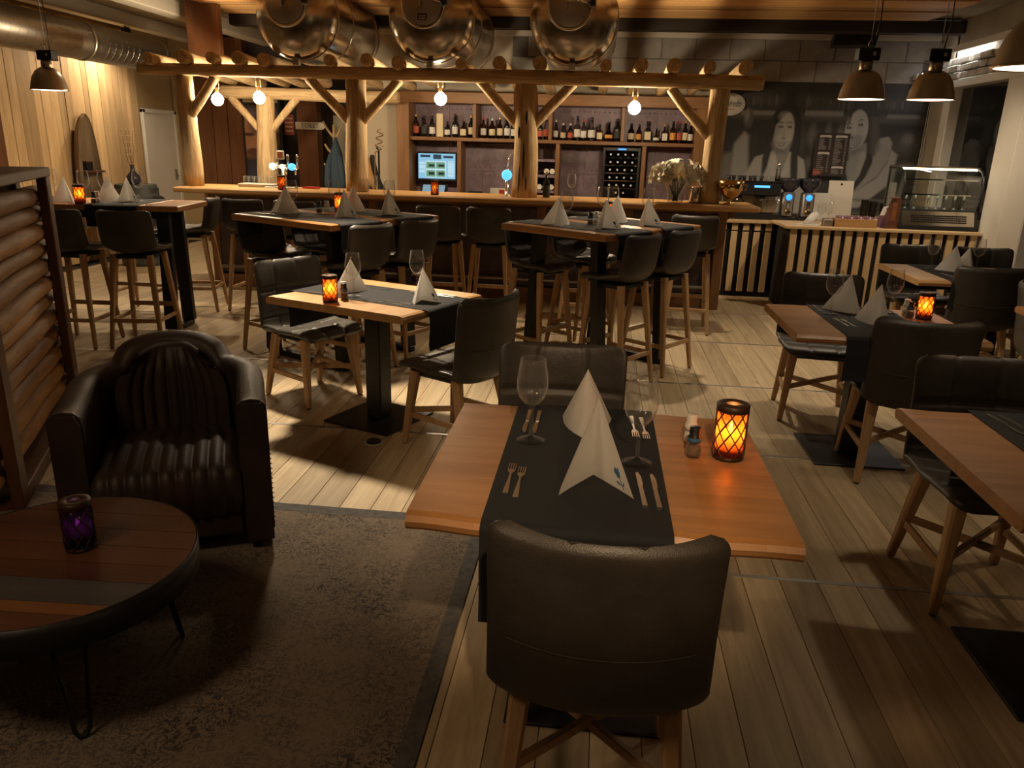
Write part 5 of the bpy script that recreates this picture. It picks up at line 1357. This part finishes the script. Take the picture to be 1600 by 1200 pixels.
for i in range(34):
    u = random.uniform(-1,1); a = random.uniform(0, 2*PI); el = random.uniform(.1, 1.35)
    d = Vector((math.cos(a)*math.cos(el)*1.6, math.sin(a)*math.cos(el), math.sin(el)*.85))
    o = bpy.data.objects.new('flower', pme); link(o, fv); o.location = (d.x*.125, d.y*.12, .225+d.z*.115)
    o.rotation_euler = d.to_track_quat('Z','Y').to_euler(); s = random.uniform(1.0,1.45); o.scale = (s,s,s)
for i in range(7):
    a = 2*PI*i/7; o = MB().add([(0,0,.0),(.02,.01,.05),(.0,.02,.11),(-.02,.01,.05)], [(0,1,2,3)]).build('leaf', M['leaf'], fv, (.12*math.cos(a),.10*math.sin(a),.19)); o.rotation_euler = (.9,0,a-PI/2)
# ice bucket and glasses
ib = thing('ice_bucket', 'hammered brass ice bucket at the bar end', 'ice bucket', (1.275, 8.02, ZB))
MB().lathe([(0,0),(.055,0),(.05,.012),(.022,.03),(.024,.06),(.075,.085),(.115,.15),(.135,.235),(.131,.235),(.110,.15),(.07,.09),(0,.08)], 28).build('bowl', M['gold'], ib)
for s in (-1,1): MB().tube([(s*.125,0,.20),(s*.16,0,.19),(s*.15,0,.15),(s*.115,0,.15)], .006, 6).build('handle', M['gold'], ib)
tp = thing('water_pitcher', 'small chrome pitcher beside the lily vase', 'pitcher', (.945, 8.10, ZB)); MB().lathe([(0,0),(.05,0),(.055,.02),(.05,.12),(.055,.16),(.052,.16),(.047,.12),(0,.01)], 22).build('body', M['chrome'], tp); MB().tube([(.05,0,.14),(.09,0,.13),(.09,0,.05),(.053,0,.04)], .006, 6).build('handle', M['chrome'], tp)
wbt = thing('standing_bottle', 'dark wine bottle standing on the bar near the middle post', 'bottle', (-.56, 8.2, ZB)); bottle_parts(wbt, 'round', 'bottle_black', 'lab_black', 'cap_gold', .26, .036)
wine_glass(-.30, 8.15, ZB, 'wine glass on the bar worktop right of the middle post', 1.0); wine_glass(.58, 8.05, ZB, 'wine glass on the bar worktop left of the lily vase', .9)
# ------------------------------------------------------------------ signs, coat stand, coats
ts = thing('toilet_sign', 'white arrow-shaped sign with dark stencil letters, TOILET', 'sign', (-4.18, 11.22, 1.78))
MB().prism([(-.23,-.05),(.17,-.05),(.23,0),(.17,.05),(-.23,.05)], -.008, .008, 'y').build('board', M['white_paint'], ts)
text('TOILET', .085, M['lab_black'], ts, (-.015,-.010,0), sx=.95)
MB().box(-.02,.02,.008,.085,-.02,.02).build('bracket', M['black_metal'], ts)
rs_ = thing('tin_sign', 'small red and cream tin sign on the dark rear wall', 'sign', (-4.78, 11.90, 1.80)); MB().box(-.08,.08,-.01,0,-.15,.15,.003).build('plate', M['lab_red'], rs_)
for z in (-.09,-.03,.03,.09): MB().box(-.06,.06,-.012,-.010,z-.012,z+.012).build('lettering', M['lab_cream'], rs_)
cs = thing('coat_stand', 'pale branch-shaped wooden coat stand behind the bar', 'coat stand', (-3.72, 10.85, 0))
MB().tube([(0,0,0),(.01,0,.9),(0,0,1.80)], [.035,.03,.02], 10).build('trunk', M['pine'], cs)
for i, (z, dx, dz, dy) in enumerate(((1.62,-.15,.22,0),(1.60,.12,.22,.02),(1.38,-.13,.16,-.02),(1.12,-.16,.16,0),(1.25,.14,.16,-.05))): MB().tube([(0,0,z),(dx*.6,dy,z+dz*.5),(dx,dy,z+dz)], [.018,.016,.012], 8).build('branch', M['pine'], cs)
MB().lathe([(0,0),(.22,0),(.22,.03),(.05,.04),(0,.04)], 20).build('foot', M['pine'], cs)
def coat(name, lab, cat, loc, prof, mat, extra=None):
    t = thing(name, lab, cat, loc); rows = []
    for z, w, d in prof:
        rows.append([(w*math.cos(a)*(1+.10*math.sin(a*5+z*9)), d*math.sin(a)*(1+.12*math.sin(a*7+z*6)), z) for a in [2*PI*k/28 for k in range(28)]])
    MB().grid(rows, closed_u=True).build('body', M[mat], t)
    if extra: extra(t)
    return t
def sleeves(t):
    for s in (-1,1): MB().tube([(s*.05,-.05,.56),(s*.09,-.08,.40),(s*.11,-.09,.20),(s*.10,-.09,.06)], [.035,.045,.042,.038], 10).build('sleeve', M['denim'], t)
coat('denim_jacket', 'dark blue padded jacket hanging on the coat stand', 'jacket', (-3.65, 10.70, .85), [(-.05,.12,.09),(.15,.13,.09),(.4,.11,.09),(.58,.075,.08),(.70,.04,.05),(.78,.015,.03),(.785,.001,.001)], 'denim', sleeves)
def fur(t):
    MB().tube([(-.06,-.03,.56),(-.04,-.06,.42),(.0,-.08,.28),(.06,-.08,.18)], [.03,.045,.05,.03], 10).build('fur_trim', M['fur'], t)
coat('black_coat', 'black coat with brown fur trim hanging behind the second log post', 'coat', (-2.70, 9.2, .86), [(-.3,.16,.12),(-.1,.19,.13),(.12,.18,.13),(.28,.10,.09),(.45,.05,.05),(.58,.02,.03),(.585,.001,.001)], 'black_cloth', fur)
ck = thing('coat_hook_stand', 'thin black stand carrying the fur-trimmed coat', 'coat stand', (-2.66, 9.34, 0)); MB().tube([(0,0,0),(0,0,1.5),(0,-.08,1.52)], .012, 8).build('pole', M['black_metal'], ck); MB().lathe([(0,0),(.15,0),(.15,.015),(0,.02)], 20).build('foot', M['black_metal'], ck)
# ------------------------------------------------------------------ left wall decor
bo = thing('boat_shelf', 'upright weathered boat hull used as a wall shelf', 'shelf', (-6.42, 9.45, 0))
rows = []
NB2 = 24
for j in range(NB2+1):
    t = j/NB2; z = .45+1.38*t; w = .235*math.sqrt(max(0, 1-t**2.6)); row = []
    for i in range(13):
        a = PI*i/12; row.append((-.145+.16*math.sin(a)*math.sqrt(max(0.02,1-t**4))*-1+.12, w*math.cos(a)*-1, z))
    rows.append(row)
inn = [[(p[0]*.8+.02, p[1]*.86, p[2]) for p in r] for r in rows]
hm = MB(); hm.grid(rows); hm.grid(inn, flip=True)
for r1, r2 in zip(zip(rows, inn), zip(rows[1:], inn[1:])):
    for e in (0, -1): hm.add([r1[0][e], r2[0][e], r2[1][e], r1[1][e]], [(0,1,2,3)])
hm.build('hull', M['boat_wood'], bo)
for z in (.78, 1.12): MB().box(-.15,.06,-.17,.17,z,z+.025,.003).build('shelf_board', M['red_plank'], bo)
bx_ = thing('dark_box', 'small dark box standing on the boat shelf', 'box', (-6.46, 9.40, 1.146)); MB().box(-.05,.05,-.06,.06,0,.10,.004).build('body', M['black_plastic'], bx_); MB().box(-.052,.052,-.062,.062,.10,.115,.003).build('lid', M['dark_frame'], bx_)
br = thing('oak_barrel', 'dark barrel with grey hoops standing at the plank wall', 'barrel', (-5.80, 9.35, 0))
ns = 16
for k in range(ns):
    a0, a1 = 2*PI*k/ns+.01, 2*PI*(k+1)/ns-.01; rows = []
    for z, r in ((0,.24),(.2,.275),(.5,.295),(.8,.275),(1.0,.24)): rows.append([(r*math.cos(a0+(a1-a0)*i/3), r*math.sin(a0+(a1-a0)*i/3), z) for i in range(4)])
    MB().grid(rows).build('stave', M['barrel_wood'], br)
for z, r in ((.06,.258),(.28,.288),(.72,.288),(.93,.260)): MB().tube([(0,0,z-.03),(0,0,z+.03)], r, 32, caps=False).build('hoop', M['barrel_band'], br)
MB().lathe([(0,.985),(.238,.985),(.238,.995),(0,.995)], 28).build('head', M['barrel_wood'], br)
vs_ = thing('branch_vase', 'dark glossy vase with dry branches on the barrel', 'vase', (-5.80, 9.32, .996)); MB().lathe([(0,0),(.05,0),(.085,.04),(.08,.10),(.03,.16),(.022,.22),(.026,.24),(.022,.24),(0,.2)], 22).build('vase', M['vase_dark'], vs_)
random.seed(6)
for i in range(4):
    P = [(0,0,.05)]
    for k in range(1,9): P.append((.012*i*k*.35*(-1)**i+random.uniform(-.012,.012), random.uniform(-.015,.015), .05+.075*k))
    tw = MB().tube(P, [.005-.0004*k for k in range(9)], 6).build('branch', M['twig'], vs_)
    for k in range(4,9):
        p = P[k]; MB().lathe([(0,-.008),(.007,0),(0,.009)], 6, (p[0]+random.uniform(-.02,.02), p[1], p[2]+.01)).build('bud', M['wax'], tw)
# ------------------------------------------------------------------ coffee counter
def slat_unit(lab, x0, x1, yf, yb, h, split=False):
    t = thing('slatted_counter', lab, 'counter', (0,0,0), 0, 'slatted coffee counters')
    MB().box(x0+.02, x1-.02, yf+.03, yb, 0, h-.03).build('carcass', M['black_gap'], t)
    n = int((x1-x0)/.105); sp = (x1-x0)/n
    for i in range(n):
        x = x0+sp*(i+.5)
        if split: MB().box(-.033,.033,yf,yf+.028,h-.11,h-.03,.003).build('slat', M['pine'], t, (x,0,0))
        MB().box(-.033,.033,yf,yf+.028,.06,h-(.125 if split else .03),.003).build('slat', M['pine'], t, (x,0,0))
    return t
slat_unit('narrow slatted counter carrying the coffee machine', 1.34, 1.96, 9.0, 9.7, .86, True)
w = thing('counter_worktop', 'pine worktop under the coffee machine and grinders', 'worktop'); MB().box(1.30,2.5,8.97,9.75,.832,.862,.004).build('slab', M['pine_x'], w)
slat_unit('long slatted counter carrying the pastry display case', 1.95, 3.82, 8.30, 8.90, .88)
w = thing('counter_worktop', 'pine worktop under the pastry display case', 'worktop'); MB().box(1.91,3.82,8.27,8.965,.852,.882,.004).build('slab', M['pine_x'], w)
ZC, ZL = .8825, .8625
MB_ = MB
em = thing('espresso_machine', 'black and steel espresso machine with a lit blue display', 'coffee machine', (1.72, 9.38, ZL))
MB().box(-.30,.30,-.20,.22,.26,.41,.012).build('head', M['black_plastic'], em); MB().box(-.30,.30,.05,.22,.06,.26,.004).build('splash_panel', M['steel'], em); MB().box(-.32,.32,-.24,.22,.0,.06,.006).build('drip_base', M['black_plastic'], em)
MB().box(-.32,.32,-.21,.23,.41,.425,.003).build('cup_rail', M['chrome'], em); MB().box(.0,.17,-.204,-.2,.35,.375).build('display', M['tap_glow_blue'], em)
for x in (-.14,.12):
    g_ = MB().lathe([(.035,.0),(.035,.06),(0,.06)], 16, (x,-.10,.20)).build('group_head', M['chrome'], em); MB().tube([(x,-.13,.21),(x+.02,-.27,.20)], .013, 8).build('portafilter', M['black_plastic'], g_)
MB().tube([(.27,-.18,.30),(.28,-.23,.22),(.25,-.24,.09)], .006, 6).build('steam_wand', M['chrome'], em)
MB().box(.10,.26,-.22,-.205,.08,.22,.003).build('front_plate', M['steel'], em)
random.seed(2)
for i in range(9):
    x, y = 1.46+.06*(i % 9), 9.36+.06*(i % 2); o = MB().lathe([(0,0),(.018,0),(.027,.045),(.025,.045),(.017,.004),(0,.004)], 12).build('espresso_cup', M['glass' if i > 6 else 'vase_dark'], None, (x,y,ZL+.426)); tag(o, '%s small cup from the left on top of the coffee machine' % ORD[i], 'cup', 'cups on the coffee machine')
pb = thing('tall_shaker', 'tall clear shaker standing on the coffee machine', 'shaker', (1.99,9.32,ZL+.426)); MB().lathe([(0,0),(.028,0),(.030,.10),(.018,.15),(.016,.17),(0,.172)], 14).build('body', M['bottle_clear'], pb); MB().lathe([(.018,.168),(.018,.20),(0,.205)], 12).build('cap', M['chrome'], pb)
for x, lab in ((2.115,'coffee grinder next to the espresso machine'),(2.335,'coffee grinder farther from the espresso machine')):
    g_ = thing('coffee_grinder', 'dark '+lab+', blue display lit', 'coffee grinder', (x, 9.25, ZL), 0, 'coffee grinders')
    MB().lathe([(.035,.30),(.045,.31),(.105,.37),(.115,.44),(.115,.462),(0,.465)], 24).build('hopper', M['vase_dark'], g_)
    MB().box(-.065,.065,-.06,.10,.03,.31,.018).build('body', M['steel_dull'], g_); MB().box(-.085,.085,-.12,.11,0,.035,.006).build('base', M['black_plastic'], g_)
    MB().lathe([(0,0),(.034,.0),(.034,.006),(0,.008)], 18, M=Matrix.Translation((0,-.06,.255)) @ Matrix.Rotation(PI/2,4,'X')).build('display', M['led_blue'], g_)
    MB().box(-.018,.018,-.075,-.06,.13,.21,.004).build('chute', M['chrome'], g_); MB().tube([(0,-.06,.105),(0,-.16,.10)], .014, 8).build('portafilter_fork', M['black_plastic'], g_)
    MB().lathe([(0,0),(.028,0),(.03,.012),(0,.016)], 16, M=Matrix.Translation((0,-.06,.10)) @ Matrix.Rotation(PI/2,4,'X')).build('dial', M['brass'], g_)
wb_ = thing('cardboard_panel', 'plain beige panel propped against the mural', 'panel', (2.80, 9.62, ZL)); q = MB().box(-.14,.14,-.008,.008,0,.44,.002).build('sheet', M['off_white'], wb_); q.rotation_euler = (-.12,0,0)
MB().lathe([(0,0),(.012,0),(.01,.004),(0,.005)], 12, M=Matrix.Translation((0,.03,.40)) @ Matrix.Rotation(PI/2,4,'X')).build('hole', M['black_gap'], wb_)
# counter block below the mural for panel, cups
sb = thing('back_counter', 'low dark back counter below the mural', 'counter'); MB().box(2.05,3.80,9.10,10.34,0,.832,.004).build('carcass', M['black_gap'], sb); MB().box(2.5,3.82,9.07,10.35,.832,.862,.004).build('top', M['pine_x'], sb)
for i, (x, y, n_, lab) in enumerate(((3.06,9.55,9,'first'),(3.17,9.60,8,'second'),(3.28,9.56,7,'third'))):
    t = thing('paper_cup_stack', lab+' stack of dark paper cups behind the votive tray', 'cups', (x,y,ZL), 0, 'stacked paper cups')
    for k in range(n_): MB().lathe([(.030,0),(.043,.09),(.045,.092),(.041,.09),(.028,.004),(0,.004)], 16, (0,0,.018*k)).build('cup', M['dark_beam'], t)
tk = thing('takeaway_carton', 'white takeaway carton behind the grinders', 'box', (2.52,9.45,ZL)); MB().box(-.09,.09,-.06,.06,0,.30,.004).build('body', M['paper'], tk); MB().box(-.05,.05,-.0625,-.06,.14,.19).build('print', M['off_white'], tk)
# votive tray
vt = thing('votive_tray', 'shallow wooden tray holding purple glass votives', 'tray', (2.62, 8.42, ZC)); MB().box(-.20,.20,-.085,.085,0,.012,.002).box(-.20,.20,-.085,-.073,.012,.085,.003).box(-.20,.20,.073,.085,.012,.085,.003).box(-.20,-.188,-.073,.073,.012,.085,.003).box(.188,.20,-.073,.073,.012,.085,.003).build('tray', M['oak_light'], vt)
for r in range(2):
    for i in range(4):
        o = MB().lathe([(0,.0),(.034,0),(.040,.095),(.037,.095),(.031,.006),(0,.006)], 18).build('votive_glass', M['tulip_pink'], None, (2.62-.14+.092*i, 8.42-.038+.076*r, ZC+.0125)); tag(o, '%s purple votive glass from the left, %s row of the tray' % (ORD[i], ('front','back')[r]), 'votive', 'purple votive glasses')
wine_glass(2.33, 8.60, ZC, 'wine glass beside the folded towel on the coffee counter', .95); wine_glass(2.41, 8.62, ZC, 'wine glass nearest the votive tray on the coffee counter', .95)
tw = thing('folded_towel', 'rolled white towel on the coffee counter corner', 'towel', (2.16, 8.46, ZC)); MB().tube([(0.10,.06,.10),(.06,.02,.085),(.02,-.02,.05),(-.02,-.06,.03)], [.035,.042,.04,.03], 12).build('roll', M['napkin'], tw); MB().prism([(-.16,-.10),(.10,-.12),(.12,-.03),(-.02,.05)], 0, .016).build('flap', M['napkin'], tw)
sl = thing('cutlery_bin', 'small grey steel bin beside the rolled towel', 'bin', (2.36, 8.44, ZC)); MB().box(-.05,.05,-.04,.04,0,.07,.008).build('body', M['steel_dull'], sl); MB().box(-.045,.045,-.035,.035,.07,.078).build('rim', M['chrome'], sl)
wh = thing('wooden_holder', 'upright wooden card holder beside the display case', 'holder', (2.96, 8.42, ZC), .2); MB().prism([(-.06,0),(.07,0),(.07,.30),(.03,.30)], -.055, .055, 'y').build('block', M['red_plank'], wh); MB().box(.0,.055,-.05,.05,.300,.312,.002).build('cap', M['tan_plank'], wh); MB().box(-.02,.03,-.058,-.055,.08,.26).build('card', M['tan_plank'], wh)
for i in range(3):
    o = MB().lathe([(0,0),(.04,0),(.10-.006*i,.035),(.097-.006*i,.036),(.038,.005),(0,.005)], 24).build('white_bowl', M['ceramic'], None, (2.93, 8.72, ZC+.012*i+.0)); tag(o, '%s white bowl of the stack behind the wooden holder' % ('lowest','middle','topmost')[i], 'bowl', 'stacked white bowls')
nb_ = thing('napkin_bundle', 'bundle of white and pink paper napkins by the display case', 'napkins', (2.96, 8.58, ZC)); MB().prism([(-.07,.0),(.05,.0),(.10,.22),(-.01,.20)], -.03, .05, 'y').build('bundle', M['paper'], nb_); MB().box(-.08,.06,-.07,-.05,0,.12,.003).build('pink_sheet', M['tulip_pink'], nb_)
# pastry display case
dc = thing('display_case', 'glass pastry display case with black frame and steel base', 'display case', (3.40, 8.56, ZC))
X0, X1 = -.36, .40
MB().prism([(-.20,0),(.30,0),(.30,.20),(-.14,.20),(-.20,.03)], X0, X1, 'x').build('base', M['black_plastic'], dc)
fp = MB().add([(X0+.03,-.196,.045),(X1-.03,-.196,.045),(X1-.03,-.146,.185),(X0+.03,-.146,.185)], [(0,1,2,3)]).build('steel_panel', M['steel'], dc)
gm = MB()
for r in range(4):
    for c in range(30): gm.box(X0+.12+c*.018, X0+.132+c*.018, -.190+r*.007, -.186+r*.007, .075+r*.020, .088+r*.020)
tag(gm.build('vent_grille', M['black_gap'], fp), kind='stuff')
arc = [(-.14,.20),(-.165,.30),(-.165,.42),(-.14,.52),(-.08,.575),(0.0,.60)]
rows = [[(X0+.02, y, z), (X1-.02, y, z)] for y, z in arc]; MB().grid(rows).build('curved_glass', M['case_glass'], dc)
for x in (X0, X1):
    MB().tube([(x, y, z) for y, z in arc]+[(x,.30,.60)], .012, 8).build('frame_rail', M['black_plastic'], dc)
    MB().prism([(-.14,.20),(-.165,.30),(-.165,.42),(-.14,.52),(-.08,.575),(0,.60),(.29,.60),(.29,.20)], x-.003, x+.003, 'x').build('side_glass', M['case_glass'], dc)
    MB().box(x-.012,x+.012,.276,.30,.2,.61,.003).build('rear_post', M['black_plastic'], dc)
MB().box(X0-.012,X1+.012,-.01,.30,.60,.622,.005).build('top', M['steel'], dc); MB().box(X0+.02,X1-.02,-.01,.02,.586,.598).build('light_bar', M['lamp_glow'], dc)
for z, d in ((.34,.10),(.49,.02)):
    s_ = MB().box(X0+.02,X1-.02,-.10+d*.4,.26,z,z+.005).build('glass_shelf', M['case_glass'], dc); MB().box(X0+.02,X1-.02,-.104+d*.4,-.10+d*.4,z-.003,z+.009).build('shelf_edge', M['chrome'], s_)
for i in range(7):
    x = X0+.10+i*.088+(.04 if i > 1 else 0); o = thing('price_tag', '%s white stemmed price tag from the left in the display case' % ORD[i], 'tag', (3.40+x, 8.55, ZC+.201), 0, 'price tags in the display case')
    MB().tube([(0,0,.0),(0,0,.09)], .003, 6).build('stem', M['chrome'], o); MB().lathe([(0,0),(.014,.01),(.010,.04),(0,.05)], 10, (0,0,.088)).build('head', M['ceramic'], o); MB().lathe([(0,0),(.016,0),(.014,.006),(0,.008)], 10).build('foot', M['ceramic'], o)
light('display_light', 'AREA', (3.42, 8.57, 1.465), 1.2, (1,.95,.85), .6, (3.42,8.57,.9), size_y=.03)
# ------------------------------------------------------------------ pendants
def pendant(x, y, z, lab, power, box_dx=0., up=3.0, dirt=0.):
    t = thing('industrial_pendant', lab, 'pendant lamp', (x,y,z), 0, 'industrial pendant lamps')
    MB().lathe([(.150,0),(.152,.004),(.148,.008),(.146,.012),(.138,.055),(.120,.105),(.092,.145),(.055,.168),(.040,.172),(.036,.172),(.052,.164),(.088,.141),(.115,.102),(.133,.054),(.145,.004),(.150,0)], 40).build('shade', M['pendant_metal'], t)
    MB().tube([(.149*math.cos(a), .149*math.sin(a), .004) for a in [2*PI*k/40 for k in range(40)]], .0045, 6, closed=True).build('rim', M['brass'], t)
    MB().lathe([(.040,.168),(.042,.172),(.042,.215),(.036,.222),(0,.222)], 24).build('neck', M['pendant_metal'], t)
    MB().box(-.068+box_dx,.068+box_dx,-.05,.05,.222,.295,.006).build('ballast_box', M['black_plastic'], t)
    MB().box(.02+box_dx,.038+box_dx,-.0515,-.05,.25,.272).build('label_plate', M['off_white'], t)
    MB().tube([(.0,0,.293),(.0,0,.33),(.01,.0,.345),(.02,0,.33)], .004, 6).build('hook', M['steel_dull'], t)
    MB().tube([(.01,0,.343),(.01,0,up-z)], .003, 5).build('chain', M['steel_dull'], t)
    MB().tube([(.03+box_dx,0,.29),(.05,0,.45),(.03,0,up-z)], .004, 5).build('cable', M['black_plastic'], t)
    MB().lathe([(0,.001),(.142,.003),(.142,.005),(0,.006)], 32).build('lens', M['lamp_disc'], t)
    MB().lathe([(0,.030),(.030,.036),(.040,.062),(.030,.10),(.018,.13),(0,.14)], 18).build('lamp_bulb', M['lamp_glow'], t)
    if power: light('pendant_light', 'SPOT', (x, y, z-.004), power, NEUT, .03, (x, y, 0), 112, .5)
    t.scale = (.92,.92,1)
    return t
pendant(-4.42, 6.10, 1.915, 'industrial bell pendant lamp hanging before the plank wall', 30, .02, 3.05)
pendant(1.575, 5.30, 1.925, 'industrial bell pendant lamp, left of the pair before the mural', 24)
pendant(2.015, 5.38, 1.935, 'industrial bell pendant lamp, right of the pair before the mural', 24)
pendant(1.495, 3.10, 1.905, 'industrial bell pendant lamp cut off at the picture edge', 14)
ws = thing('wall_spotlight', 'small bright wall spotlight in the corner beside the stone course', 'spotlight', (3.70, 10.20, 2.50)); MB().box(-.06,.03,.05,.19,-.03,.03,.004).build('arm', M['white_paint'], ws); MB().lathe([(.035,0),(.045,.03),(.045,.07),(0,.08)], 16, M=Matrix.Rotation(PI/2,4,'X') @ Matrix.Rotation(PI,4,'X')).build('head', M['steel_dull'], ws); MB().lathe([(0,0),(.034,0),(.030,-.004),(0,-.006)], 16, M=Matrix.Rotation(PI/2,4,'X') @ Matrix.Rotation(PI,4,'X')).build('lens', M['led_cool'], ws)
cbx = thing('cable_run', 'pair of thin cables hanging down across the mural edge', 'cable', (3.86,10.30,0))
for dx in (0,.02): MB().tube([(dx-.0,0,2.44),(dx-.01,0,1.6),(dx-.02,0,.90)], .003, 5).build('cable', M['white_paint'], cbx)
